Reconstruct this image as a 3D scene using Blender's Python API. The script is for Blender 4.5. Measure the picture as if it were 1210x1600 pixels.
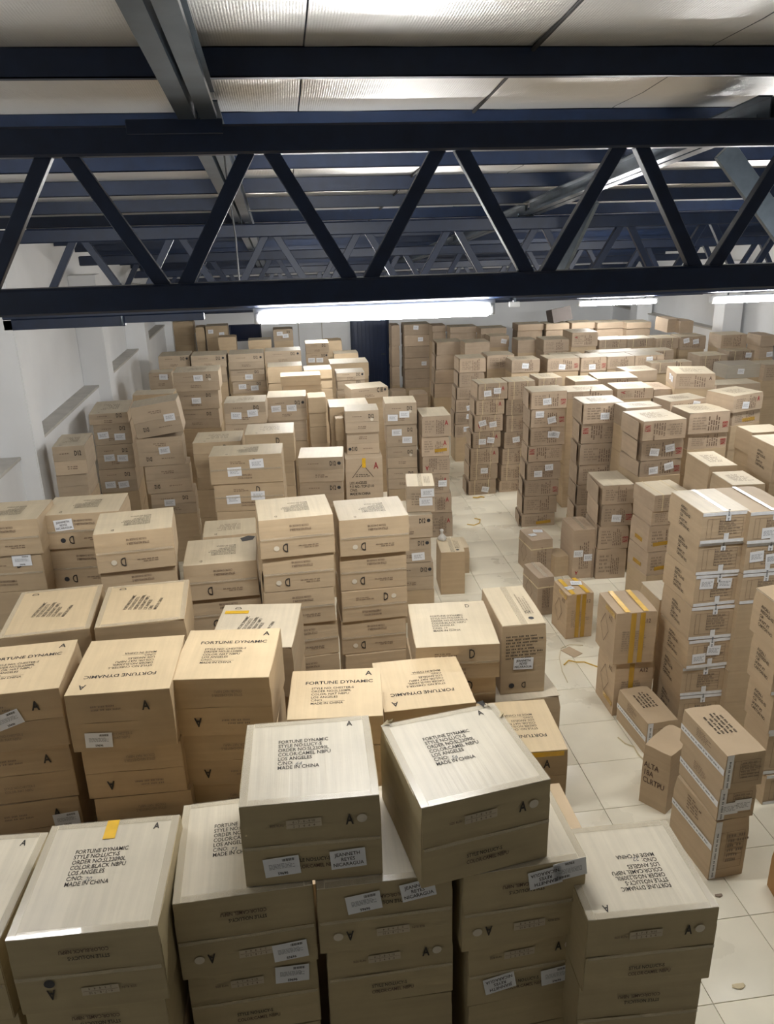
import bpy, bmesh, math, random, re
from mathutils import Matrix, Vector

# ------------------------------------------------------------------ scene reset
for o in list(bpy.data.objects):
    bpy.data.objects.remove(o)
SC = bpy.context.scene
COL = SC.collection
R = math.radians
rnd = random.Random(7)

# ------------------------------------------------------------------ camera
CAM_H = 4.68
PITCH, YAW, ROLL = R(20.185), R(7.028), R(1.508)
cam_data = bpy.data.cameras.new('camera')
cam_data.sensor_fit = 'HORIZONTAL'
cam_data.sensor_width = 36.0
cam_data.lens = 36.0 * 1240.0 / 1210.0
cam_data.clip_start = 0.05
cam = bpy.data.objects.new('camera', cam_data)
COL.objects.link(cam)
_f = Vector((math.sin(YAW) * math.cos(PITCH), math.cos(YAW) * math.cos(PITCH), -math.sin(PITCH)))
_r = Vector((math.cos(YAW), -math.sin(YAW), 0))
_d = _f.cross(_r)
_r2 = _r * math.cos(ROLL) + _d * math.sin(ROLL)
_d2 = -_r * math.sin(ROLL) + _d * math.cos(ROLL)
cam.matrix_world = Matrix(((_r2.x, -_d2.x, -_f.x, 0), (_r2.y, -_d2.y, -_f.y, 0), (_r2.z, -_d2.z, -_f.z, CAM_H), (0, 0, 0, 1)))
SC.camera = cam

# ------------------------------------------------------------------ world and exposure
world = bpy.data.worlds.new('warehouse_air')
SC.world = world
world.use_nodes = True
_bg = world.node_tree.nodes['Background']
_bg.inputs[0].default_value = (1.0, 0.96, 0.90, 1)
_bg.inputs[1].default_value = 0.09
SC.view_settings.view_transform = 'Standard'
SC.view_settings.look = 'None'
SC.view_settings.gamma = 1.0
SC.view_settings.use_curve_mapping = False
SC.view_settings.exposure = 0.0
TUBE_POWER = 275.0          # emission of every fluorescent tube in the hall
# tubes: x centre, y, z, length, share of full emission
LAMPS = [
    (0.535, 4.6, 4.175, 1.34, 1.0, 'long tube light under the nearest truss, closest to the camera'),
    (-2.35, 4.6, 4.175, 1.25, 0.42, 'tube light under the nearest truss, beyond the left photo edge'),
    (3.85, 4.6, 4.175, 1.25, 0.7, 'tube light under the nearest truss, beyond the right photo edge'),
    (1.40, 9.3, 3.69, 1.25, 0.55, 'tube light under the second truss, left of centre'),
    (5.85, 9.3, 3.66, 1.35, 0.85, 'tube light under the second truss, at the right photo edge'),
    (0.45, 13.2, 3.265, 1.25, 0.85, 'tube light under the third truss, left of centre'),
    (5.66, 13.2, 3.265, 1.36, 0.85, 'tube light under the third truss, above the right field'),
    (0.85, 17.8, 2.785, 1.25, 0.6, 'tube light under the fourth truss, near the back door'),
    (7.55, 17.8, 2.785, 1.25, 0.6, 'tube light under the fourth truss, over the farthest row'),
]

# ------------------------------------------------------------------ helpers
def tag(o, label=None, cat=None, group=None, kind=None):
    if label: o['label'] = label
    if cat: o['category'] = cat
    if group: o['group'] = group
    if kind: o['kind'] = kind
    return o

def link(name, me, mat=None, parent=None, loc=None, rot=None):
    o = bpy.data.objects.new(name, me)
    COL.objects.link(o)
    if mat is not None and me is not None and len(me.materials) == 0:
        me.materials.append(mat)
    if parent: o.parent = parent
    if loc is not None: o.location = loc
    if rot is not None: o.rotation_euler = rot
    return o

def empty(name, loc, rz=0.0):
    o = bpy.data.objects.new(name, None)
    COL.objects.link(o)
    o.empty_display_size = 0.1
    o.location = loc
    o.rotation_euler = (0, 0, rz)
    return o

def mesh_from(name, verts, faces):
    me = bpy.data.meshes.new(name)
    me.from_pydata(verts, [], faces)
    me.update()
    return me

def bm_mesh(bm, name, smooth=None):
    bmesh.ops.recalc_face_normals(bm, faces=bm.faces)
    me = bpy.data.meshes.new(name)
    bm.to_mesh(me); bm.free()
    if smooth is not None:
        me.polygons.foreach_set('use_smooth', [True] * len(me.polygons))
        me.set_sharp_from_angle(angle=smooth)
    return me

def add_box(bm, x0, x1, y0, y1, z0, z1, M=None):
    vs = []
    for z in (z0, z1):
        for x, y in ((x0, y0), (x1, y0), (x1, y1), (x0, y1)):
            v = Vector((x, y, z))
            vs.append(bm.verts.new(M @ v if M else v))
    for f in ((0, 3, 2, 1), (4, 5, 6, 7), (0, 1, 5, 4), (1, 2, 6, 5), (2, 3, 7, 6), (3, 0, 4, 7)):
        bm.faces.new([vs[i] for i in f])
    return vs

_box_cache = {}
def box_mesh(sx, sy, sz, bev=0.0, name='box'):
    """box centred in x, y, standing on z = 0"""
    k = (round(sx, 3), round(sy, 3), round(sz, 3), bev, name)
    if k in _box_cache: return _box_cache[k]
    bm = bmesh.new()
    add_box(bm, -sx / 2, sx / 2, -sy / 2, sy / 2, 0, sz)
    if bev:
        bmesh.ops.bevel(bm, geom=list(bm.edges), offset=bev, segments=2, profile=0.6, affect='EDGES')
    me = bm_mesh(bm, name, 0.9 if bev else None)
    _box_cache[k] = me
    return me

def beam_mesh(p, q, w, h, name='beam', bev=0.004):
    """rectangular bar from p to q, w across and h tall"""
    p, q = Vector(p), Vector(q)
    d = (q - p); L = d.length
    z = d.normalized()
    up = Vector((0, 0, 1)) if abs(z.z) < 0.95 else Vector((0, 1, 0))
    x = up.cross(z).normalized(); y = z.cross(x)
    M = Matrix(((x.x, y.x, z.x, p.x), (x.y, y.y, z.y, p.y), (x.z, y.z, z.z, p.z), (0, 0, 0, 1)))
    bm = bmesh.new()
    add_box(bm, -w / 2, w / 2, -h / 2, h / 2, 0, L, M)
    if bev: bmesh.ops.bevel(bm, geom=list(bm.edges), offset=bev, segments=1, affect='EDGES')
    return bm_mesh(bm, name)

def tube_mesh(pts, r, seg=6, name='tube'):
    bm = bmesh.new(); rings = []
    pts = [Vector(p) for p in pts]
    for i, p in enumerate(pts):
        t = (pts[min(i + 1, len(pts) - 1)] - pts[max(i - 1, 0)]).normalized()
        up = Vector((0, 0, 1)) if abs(t.z) < 0.9 else Vector((1, 0, 0))
        a = t.cross(up).normalized(); b = t.cross(a)
        rings.append([bm.verts.new(p + r * (math.cos(k * 2 * math.pi / seg) * a + math.sin(k * 2 * math.pi / seg) * b)) for k in range(seg)])
    for r0, r1 in zip(rings, rings[1:]):
        for k in range(seg): bm.faces.new((r0[k], r0[(k + 1) % seg], r1[(k + 1) % seg], r1[k]))
    bm.faces.new(rings[0][::-1]); bm.faces.new(rings[-1])
    return bm_mesh(bm, name, 1.0)

# ------------------------------------------------------------------ materials
MATS = {}
def new_mat(name):
    m = bpy.data.materials.new(name); m.use_nodes = True
    nt = m.node_tree; b = nt.nodes['Principled BSDF']
    MATS[name] = m
    return m, nt, b

def plain(name, col, rough=0.6, metal=0.0, spec=0.5, noise=0.0, coat=0.0, bump=0.0, nscale=6.0):
    m, nt, b = new_mat(name)
    b.inputs['Base Color'].default_value = (*col, 1)
    b.inputs['Roughness'].default_value = rough
    b.inputs['Metallic'].default_value = metal
    b.inputs['Specular IOR Level'].default_value = spec
    b.inputs['Coat Weight'].default_value = coat
    b.inputs['Coat Roughness'].default_value = 0.2
    if noise or bump:
        tc = nt.nodes.new('ShaderNodeTexCoord')
        n = nt.nodes.new('ShaderNodeTexNoise'); n.inputs['Scale'].default_value = nscale; n.inputs['Detail'].default_value = 5
        nt.links.new(tc.outputs['Object'], n.inputs['Vector'])
        if noise:
            mr = nt.nodes.new('ShaderNodeMapRange'); mr.inputs[3].default_value = 1 - noise; mr.inputs[4].default_value = 1 + noise
            mr.inputs[1].default_value = 0.3; mr.inputs[2].default_value = 0.7
            nt.links.new(n.outputs[0], mr.inputs[0])
            mx = nt.nodes.new('ShaderNodeVectorMath'); mx.operation = 'SCALE'; mx.inputs[0].default_value = col
            nt.links.new(mr.outputs[0], mx.inputs['Scale']); nt.links.new(mx.outputs[0], b.inputs['Base Color'])
        if bump:
            bp = nt.nodes.new('ShaderNodeBump'); bp.inputs['Strength'].default_value = bump; bp.inputs['Distance'].default_value = 0.01
            nt.links.new(n.outputs[0], bp.inputs['Height']); nt.links.new(bp.outputs[0], b.inputs['Normal'])
    return m

def cardboard(name, col, rough=0.62, coat=0.0, vary=0.07, streak=0.045, grain=(1.0, 1.0, 26.0), tone=0.08):
    """kraft board: blotchy tone, fine flute streaks, a little relief, its own tone for every carton"""
    m, nt, b = new_mat(name)
    N, L = nt.nodes, nt.links
    tc = N.new('ShaderNodeTexCoord'); oi = N.new('ShaderNodeObjectInfo')
    off = N.new('ShaderNodeVectorMath'); off.operation = 'ADD'
    sc = N.new('ShaderNodeVectorMath'); sc.operation = 'SCALE'; sc.inputs[0].default_value = (37.0, 19.0, 11.0)
    L.new(oi.outputs['Random'], sc.inputs['Scale'])
    L.new(tc.outputs['Object'], off.inputs[0]); L.new(sc.outputs[0], off.inputs[1])
    n1 = N.new('ShaderNodeTexNoise'); n1.inputs['Scale'].default_value = 3.2; n1.inputs['Detail'].default_value = 6; n1.inputs['Roughness'].default_value = 0.6
    L.new(off.outputs[0], n1.inputs['Vector'])
    mp = N.new('ShaderNodeMapping'); mp.inputs['Scale'].default_value = grain
    L.new(off.outputs[0], mp.inputs['Vector'])
    n2 = N.new('ShaderNodeTexNoise'); n2.inputs['Scale'].default_value = 1.0; n2.inputs['Detail'].default_value = 3
    L.new(mp.outputs[0], n2.inputs['Vector'])
    def mr(src, lo, hi, a=0.3, c=0.7):
        q = N.new('ShaderNodeMapRange'); q.inputs[1].default_value = a; q.inputs[2].default_value = c
        q.inputs[3].default_value = lo; q.inputs[4].default_value = hi
        L.new(src, q.inputs[0]); return q.outputs[0]
    m1 = mr(n1.outputs[0], 1 - vary, 1 + vary)
    m2 = mr(n2.outputs[0], 1 - streak, 1 + streak)
    m3 = mr(oi.outputs['Random'], 1 - tone, 1 + tone * 0.8, 0, 1)
    a = N.new('ShaderNodeMath'); a.operation = 'MULTIPLY'; L.new(m1, a.inputs[0]); L.new(m2, a.inputs[1])
    c2 = N.new('ShaderNodeMath'); c2.operation = 'MULTIPLY'; L.new(a.outputs[0], c2.inputs[0]); L.new(m3, c2.inputs[1])
    v = N.new('ShaderNodeVectorMath'); v.operation = 'SCALE'; v.inputs[0].default_value = col
    L.new(c2.outputs[0], v.inputs['Scale']); L.new(v.outputs[0], b.inputs['Base Color'])
    b.inputs['Roughness'].default_value = rough
    b.inputs['Specular IOR Level'].default_value = 0.35
    b.inputs['Coat Weight'].default_value = coat
    b.inputs['Coat Roughness'].default_value = 0.28
    bp = N.new('ShaderNodeBump'); bp.inputs['Strength'].default_value = 0.35; bp.inputs['Distance'].default_value = 0.006
    s2 = N.new('ShaderNodeMath'); s2.operation = 'ADD'; L.new(n1.outputs[0], s2.inputs[0]); L.new(n2.outputs[0], s2.inputs[1])
    L.new(s2.outputs[0], bp.inputs['Height']); L.new(bp.outputs[0], b.inputs['Normal'])
    if coat: L.new(bp.outputs[0], b.inputs['Coat Normal'])
    return m

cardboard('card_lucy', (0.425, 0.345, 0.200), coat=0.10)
cardboard('lid_lucy', (0.56, 0.50, 0.385), rough=0.5, coat=0.16, streak=0.07, grain=(34, 1.5, 9))  # glare off the film is put into this whiter lid colour
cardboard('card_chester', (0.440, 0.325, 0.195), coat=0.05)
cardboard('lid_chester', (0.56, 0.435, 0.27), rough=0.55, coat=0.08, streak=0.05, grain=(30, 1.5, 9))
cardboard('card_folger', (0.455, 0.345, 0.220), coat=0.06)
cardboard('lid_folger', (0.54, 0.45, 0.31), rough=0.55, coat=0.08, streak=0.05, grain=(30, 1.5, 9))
cardboard('lid_pale', (0.54, 0.465, 0.345), tone=0.14, rough=0.55, coat=0.05, streak=0.05, grain=(30, 1.5, 9))  # lighter than the fronts: glare on the lids put into the colour
cardboard('card_film', (0.40, 0.36, 0.29), rough=0.35, coat=0.6)
cardboard('card_dark', (0.13, 0.11, 0.10))  # greyish board, darkened further by shade put into its colour
cardboard('card_d12', (0.455, 0.360, 0.255), tone=0.14)
cardboard('card_red', (0.415, 0.320, 0.228), vary=0.10, tone=0.15)
cardboard('card_taped', (0.475, 0.360, 0.235), vary=0.05)
cardboard('card_a12', (0.455, 0.335, 0.215), vary=0.08)
cardboard('card_orange', (0.44, 0.25, 0.10), vary=0.04)
plain('print_black', (0.035, 0.028, 0.022), 0.75)
plain('print_brown', (0.105, 0.062, 0.042), 0.75)
plain('print_faded', (0.23, 0.175, 0.125), 0.75)
plain('print_red', (0.30, 0.035, 0.035), 0.75)
plain('print_grey', (0.10, 0.11, 0.12), 0.7)
plain('label_paper', (0.74, 0.75, 0.77), 0.5)
plain('dot_white', (0.62, 0.56, 0.45), 0.5)
plain('dot_black', (0.03, 0.03, 0.035), 0.6)
plain('size_patch', (0.50, 0.43, 0.31), 0.6)
plain('yellow_tape', (0.72, 0.43, 0.03), 0.28, coat=0.5, noise=0.12, nscale=14)
plain('white_tape', (0.70, 0.71, 0.72), 0.3, coat=0.4, noise=0.08, nscale=20)
plain('twine', (0.62, 0.52, 0.33), 0.7)
plain('yellow_twine', (0.62, 0.40, 0.07), 0.6)
plain('smudge', (0.06, 0.055, 0.05), 0.8)
plain('steel_navy', (0.006, 0.015, 0.042), 0.42, spec=0.45, noise=0.18, bump=0.08, nscale=9)
plain('steel_grey', (0.085, 0.105, 0.125), 0.28, metal=0.5, noise=0.2, nscale=7)
plain('wall_paint', (0.79, 0.80, 0.81), 0.6, noise=0.03, nscale=2)
plain('ledge_paint', (0.50, 0.48, 0.44), 0.7, noise=0.1, nscale=5)
plain('door_navy', (0.013, 0.026, 0.072), 0.45, noise=0.12, nscale=3)
plain('dark_glass', (0.012, 0.02, 0.05), 0.2)
plain('grout', (0.30, 0.275, 0.21), 0.8)
plain('fixture_white', (0.75, 0.77, 0.78), 0.4)
plain('black_rubber', (0.015, 0.015, 0.016), 0.6)
plain('clear_bag', (0.62, 0.60, 0.56), 0.25, coat=0.6)

def tile_material():
    m, nt, b = new_mat('floor_tile')
    N, L = nt.nodes, nt.links
    oi = N.new('ShaderNodeObjectInfo'); tc = N.new('ShaderNodeTexCoord')
    n = N.new('ShaderNodeTexNoise'); n.inputs['Scale'].default_value = 1.7; n.inputs['Detail'].default_value = 7
    geo = N.new('ShaderNodeNewGeometry'); L.new(geo.outputs['Position'], n.inputs['Vector'])
    q = N.new('ShaderNodeMapRange'); q.inputs[1].default_value = 0.3; q.inputs[2].default_value = 0.7; q.inputs[3].default_value = 0.90; q.inputs[4].default_value = 1.05
    L.new(n.outputs[0], q.inputs[0])
    q2 = N.new('ShaderNodeMapRange'); q2.inputs[3].default_value = 0.96; q2.inputs[4].default_value = 1.03; L.new(oi.outputs['Random'], q2.inputs[0])
    a = N.new('ShaderNodeMath'); a.operation = 'MULTIPLY'; L.new(q.outputs[0], a.inputs[0]); L.new(q2.outputs[0], a.inputs[1])
    v = N.new('ShaderNodeVectorMath'); v.operation = 'SCALE'; v.inputs[0].default_value = (0.80, 0.745, 0.60)
    L.new(a.outputs[0], v.inputs['Scale']); L.new(v.outputs[0], b.inputs['Base Color'])
    q3 = N.new('ShaderNodeMapRange'); q3.inputs[1].default_value = 0.3; q3.inputs[2].default_value = 0.7; q3.inputs[3].default_value = 0.22; q3.inputs[4].default_value = 0.42
    L.new(n.outputs[0], q3.inputs[0]); L.new(q3.outputs[0], b.inputs['Roughness'])
tile_material()

def foil_material():
    """aluminium bubble-foil roof insulation"""
    m, nt, b = new_mat('bubble_foil')
    N, L = nt.nodes, nt.links
    tc = N.new('ShaderNodeNewGeometry')
    vor = N.new('ShaderNodeTexVoronoi'); vor.inputs['Scale'].default_value = 75; vor.inputs['Randomness'].default_value = 0.12
    L.new(tc.outputs['Position'], vor.inputs['Vector'])
    n = N.new('ShaderNodeTexNoise'); n.inputs['Scale'].default_value = 2.2; n.inputs['Detail'].default_value = 4
    L.new(tc.outputs['Position'], n.inputs['Vector'])
    bp = N.new('ShaderNodeBump'); bp.inputs['Strength'].default_value = 0.55; bp.inputs['Distance'].default_value = 0.006; bp.invert = True
    L.new(vor.outputs['Distance'], bp.inputs['Height'])
    bp2 = N.new('ShaderNodeBump'); bp2.inputs['Strength'].default_value = 0.5; bp2.inputs['Distance'].default_value = 0.05
    L.new(n.outputs[0], bp2.inputs['Height']); L.new(bp.outputs[0], bp2.inputs['Normal'])
    L.new(bp2.outputs[0], b.inputs['Normal'])
    b.inputs['Base Color'].default_value = (0.80, 0.79, 0.77, 1)
    b.inputs['Metallic'].default_value = 0.7
    b.inputs['Roughness'].default_value = 0.36
foil_material()

def tape_material(name, col, alpha):
    """packing tape: see-through and glossy"""
    m, nt, b = new_mat(name)
    N, L = nt.nodes, nt.links
    b.inputs['Base Color'].default_value = (*col, 1)
    b.inputs['Roughness'].default_value = 0.22
    b.inputs['Coat Weight'].default_value = 0.6
    b.inputs['Alpha'].default_value = alpha
tape_material('clear_tape', (0.62, 0.55, 0.42), 0.22)
tape_material('amber_tape', (0.62, 0.36, 0.03), 0.55)

def glow_material(name, f):
    m, nt, b = new_mat(name)
    b.inputs['Base Color'].default_value = (1, 1, 1, 1)
    b.inputs['Emission Color'].default_value = (1.0, 0.995, 0.98, 1)
    b.inputs['Emission Strength'].default_value = TUBE_POWER * f
for f_ in sorted({a[4] for a in LAMPS}): glow_material('tube_glow_%d' % round(f_ * 100), f_)

# ------------------------------------------------------------------ the room shell
XL, XR, YB, YF = -3.10, 10.10, 23.2, -1.5
SLOPE = 0.1023
def purlin_z(y): return 5.30 - SLOPE * (y - 4.6)          # underside of the purlins
def ceil_z(y): return purlin_z(y) + 0.135

floor = tag(link('floor', box_mesh(XR - XL + 0.8, YB - YF + 0.4, 0.1), MATS['grout'], None, ((XL + XR) / 2, (YB + YF) / 2, -0.112)), kind='structure')
TILE = 0.594
TX0, TY0 = 2.40, 5.71
tile = box_mesh(TILE - 0.005, TILE - 0.005, 0.012, 0.0015, 'floor_tile')
tile.materials.append(MATS['floor_tile'])
far_bm = bmesh.new()
_fc = floor.location
for i in range(-10, 13):
    for j in range(-13, 31):
        x = TX0 + (i + 0.5) * TILE; y = TY0 + (j + 0.5) * TILE
        if x < XL or x > XR or y < YF or y > YB: continue
        if 0.9 < x < 4.9 and 2.0 < y < 15.0:
            o = link('floor_tile', tile, None, floor, (x - _fc.x, y - _fc.y, 0.1))
        else:
            h = TILE / 2 - 0.0025
            add_box(far_bm, x - h - _fc.x, x + h - _fc.x, y - h - _fc.y, y + h - _fc.y, 0.1, 0.112)
tag(link('floor_tile_field', bm_mesh(far_bm, 'floor_tile_field'), MATS['floor_tile'], floor), 'cream floor tiles under and behind the carton stacks', kind='stuff')

def wall(name, x_in, side, zl):
    """side wall: thick lower part with a ledge on top, recessed upper part, square pillars"""
    s = side
    L = YB - YF
    bm = bmesh.new()
    xo = x_in + s * 0.55
    add_box(bm, min(x_in + s * 0.22, xo), max(x_in + s * 0.22, xo), YF, YB, 0, 6.1)
    w = tag(link(name, bm_mesh(bm, name), MATS['wall_paint']), kind='structure')
    bm = bmesh.new()
    add_box(bm, min(x_in, x_in + s * 0.22), max(x_in, x_in + s * 0.22), YF, YB, 0, zl - 0.035)
    link('lower_wall', bm_mesh(bm, 'lower_wall'), MATS['wall_paint'], w)
    bm = bmesh.new()
    add_box(bm, min(x_in - s * 0.02, x_in + s * 0.22), max(x_in - s * 0.02, x_in + s * 0.22), YF, YB, zl - 0.035, zl)
    link('ledge', bm_mesh(bm, 'ledge'), MATS['ledge_paint'], w)
    return w

WL = wall('wall_left', XL, -1, 2.235)
WR = wall('wall_right', XR - 0.3, 1, 2.16)
def pillar(parent, x_in, s, y, d, top):
    bm = bmesh.new()
    add_box(bm, min(x_in, x_in + s * 0.42), max(x_in, x_in + s * 0.42), y, y + d, 0, top)
    bmesh.ops.bevel(bm, geom=[e for e in bm.edges if abs(e.verts[0].co.z - e.verts[1].co.z) > 1], offset=0.012, segments=2, affect='EDGES')
    link('pillar', bm_mesh(bm, 'pillar', 0.6), MATS['wall_paint'], parent)
for y in (0.9, 5.0, 9.25, 13.6, 17.7, 22.0): pillar(WL, XL + 0.2, -1, y, 0.42, purlin_z(y) - 0.4)
for y in (3.7, 8.0, 12.2, 16.45, 20.8): pillar(WR, XR - 0.62, 1, y, 0.45, purlin_z(y) - 0.4)

# back wall with navy door and a dark window
bm = bmesh.new()
DX0, DX1, DZ = 1.93, 3.05, 2.12
WX0, WX1, WZ0, WZ1 = -1.50, -0.60, 1.55, 2.02
xs = [XL - 0.5, WX0, WX1, DX0, DX1, XR + 0.5]
def bb(x0, x1, z0, z1): add_box(bm, x0, x1, YB, YB + 0.25, z0, z1)
bb(xs[0], WX0, 0, 4.2); bb(WX0, WX1, 0, WZ0); bb(WX0, WX1, WZ1, 4.2); bb(WX1, DX0, 0, 4.2); bb(DX0, DX1, DZ, 4.2); bb(DX1, xs[5], 0, 4.2)
WB = tag(link('wall_back', bm_mesh(bm, 'wall_back'), MATS['wall_paint']), kind='structure')
for x in (0.45, 1.12): link('panel_joint', box_mesh(0.03, 0.02, 3.2), MATS['ledge_paint'], WB, (x, YB - 0.005, 0))
dr = tag(empty('door_1', ((DX0 + DX1) / 2, YB + 0.02, 0)), 'navy metal door in the back wall', kind='structure')
link('door_leaf', box_mesh(DX1 - DX0 - 0.08, 0.06, DZ - 0.04, 0.004), MATS['door_navy'], dr, (0, 0.03, 0.0))
for k in range(9):
    link('door_rib', box_mesh(0.02, 0.02, DZ - 0.14), MATS['door_navy'], dr, (-0.46 + k * 0.115, -0.006, 0.05))
for s in (-1, 1): link('door_jamb', box_mesh(0.05, 0.14, DZ), MATS['steel_navy'], dr, (s * (DX1 - DX0 - 0.05) / 2, -0.02, 0))
link('door_head', box_mesh(DX1 - DX0, 0.14, 0.05), MATS['steel_navy'], dr, (0, -0.02, DZ - 0.05))
link('door_handle', box_mesh(0.10, 0.06, 0.03, 0.006), MATS['steel_grey'], dr, (0.38, -0.04, 1.0))
wn = tag(empty('window_1', ((WX0 + WX1) / 2, YB + 0.05, WZ0)), 'dark window high in the back wall', kind='structure')
link('pane', box_mesh(WX1 - WX0 - 0.06, 0.02, WZ1 - WZ0 - 0.06), MATS['dark_glass'], wn, (0, 0.05, 0.03))
for s in (-1, 1): link('window_frame', box_mesh(0.04, 0.08, WZ1 - WZ0), MATS['steel_navy'], wn, (s * (WX1 - WX0 - 0.04) / 2, 0.03, 0))
for z in (0, WZ1 - WZ0 - 0.03): link('window_rail', box_mesh(WX1 - WX0, 0.08, 0.03), MATS['steel_navy'], wn, (0, 0.03, z))

# sloping roof: metal deck with foil insulation sheets below it
bm = bmesh.new()
vs = [bm.verts.new(v) for v in ((XL - 0.6, YF, ceil_z(YF) + 0.03), (XR + 0.6, YF, ceil_z(YF) + 0.03), (XR + 0.6, YB + 0.3, ceil_z(YB + 0.3) + 0.03), (XL - 0.6, YB + 0.3, ceil_z(YB + 0.3) + 0.03))]
vt = [bm.verts.new(v.co + Vector((0, 0, 0.05))) for v in vs]
bm.faces.new(vs[::-1]); bm.faces.new(vt)
for k in range(4): bm.faces.new((vs[k], vs[(k + 1) % 4], vt[(k + 1) % 4], vt[k]))
ceiling = tag(link('ceiling', bm_mesh(bm, 'ceiling'), MATS['steel_navy']), kind='structure')
PY = [4.29 + 1.25 * k for k in range(-5, 16)]
edges = [-3.6, -0.35, 0.19, 1.31, 2.24, 3.45, 4.65, 5.85, 7.05, 8.25, 10.3]
nyy = 60
for k in range(len(edges) - 1):
    x0, x1 = edges[k] + 0.004, edges[k + 1] - 0.004
    bm = bmesh.new(); grid = []
    ys = [YF + (YB - YF) * j / nyy for j in range(nyy + 1)]
    pr = random.Random(50 + k)
    for j, y in enumerate(ys):
        row = []
        # the sheet hangs a little between the purlins
        ph = (y - PY[0]) / 1.25
        sag = 0.028 * (0.5 - 0.5 * math.cos(2 * math.pi * ph))
        for i in range(5):
            row.append(bm.verts.new((x0 + (x1 - x0) * i / 4, y, ceil_z(y) - 0.004 - sag * (0.8 + 0.4 * math.sin(math.pi * i / 4)) + pr.uniform(-0.003, 0.003) * (ph % 1 > .1))))
        grid.append(row)
    for j in range(nyy):
        for i in range(4): bm.faces.new((grid[j][i], grid[j][i + 1], grid[j + 1][i + 1], grid[j + 1][i]))
    link('insulation_sheet', bm_mesh(bm, 'insulation_sheet', 1.2), MATS['bubble_foil'], ceiling)
for x in (1.31,):
    link('sheet_seam', beam_mesh((x, YF, ceil_z(YF) - 0.02), (x, YB, ceil_z(YB) - 0.02), 0.02, 0.02), MATS['black_rubber'], ceiling)

# ------------------------------------------------------------------ roof steel
ORD = ['first', 'second', 'third', 'fourth', 'fifth', 'sixth', 'seventh', 'eighth', 'ninth', 'tenth', 'eleventh', 'twelfth', 'thirteenth', 'fourteenth', 'fifteenth', 'sixteenth', 'seventeenth', 'eighteenth', 'nineteenth', 'twentieth']
kk = 0
for y in PY:
    if y < 2.9 or y > YB - 0.1: continue
    z = purlin_z(y)
    bm = bmesh.new()
    # C section: web towards the camera, flanges away, lips
    add_box(bm, XL - 0.2, XR - 0.1, y, y + 0.006, z, z + 0.13)
    add_box(bm, XL - 0.2, XR - 0.1, y, y + 0.06, z, z + 0.006)
    add_box(bm, XL - 0.2, XR - 0.1, y, y + 0.06, z + 0.124, z + 0.13)
    add_box(bm, XL - 0.2, XR - 0.1, y + 0.054, y + 0.06, z, z + 0.02)
    o = tag(link('purlin', bm_mesh(bm, 'purlin'), MATS['steel_navy']), 'dark steel purlin under the roof foil, %s from the camera' % ORD[kk], 'beam', 'roof purlins')
    kk += 1

def i_beam(x, y0, y1, w, h, name, label):
    bm = bmesh.new()
    def seg(xa, xb, za, zb):
        vs = []
        for y in (y0, y1):
            z = purlin_z(y) - h
            for X, Z in ((xa, za), (xb, za), (xb, zb), (xa, zb)): vs.append(bm.verts.new((x + X, y, z + Z)))
        for f in ((0, 1, 2, 3), (7, 6, 5, 4), (0, 4, 5, 1), (1, 5, 6, 2), (2, 6, 7, 3), (3, 7, 4, 0)): bm.faces.new([vs[i] for i in f])
    for s_ in (-1, 1):
        a_, b_ = sorted((s_ * 0.012, s_ * w / 2))
        seg(a_, b_, 0, 0.008); seg(a_, b_, h - 0.010, h - 0.001)
        a_, b_ = sorted((s_ * 0.012, s_ * 0.020)); seg(a_, b_, 0.008, h - 0.010)
        a_, b_ = sorted((s_ * (w / 2 - 0.006), s_ * w / 2)); seg(a_, b_, 0.008, 0.030)
    tag(link(name, bm_mesh(bm, name), MATS['steel_grey']), label, 'beam', 'roof rafters')
TY = [4.6, 9.3, 13.2, 17.8, 22.0]
for x, nm in ((-0.35, 'left'), (2.85, 'right')):
    ends = [YF + 0.2] + TY
    names = ['over the camera', 'behind the nearest truss', 'behind the second truss', 'behind the third truss', 'behind the fourth truss']
    for k in range(5):
        i_beam(x, ends[k] + (0.09 if k else 0), ends[k + 1] - 0.09 if k < 5 else ends[k + 1], 0.19, 0.13, 'rafter', 'grey steel rafter of the %s line, %s' % (nm, names[k]))

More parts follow.
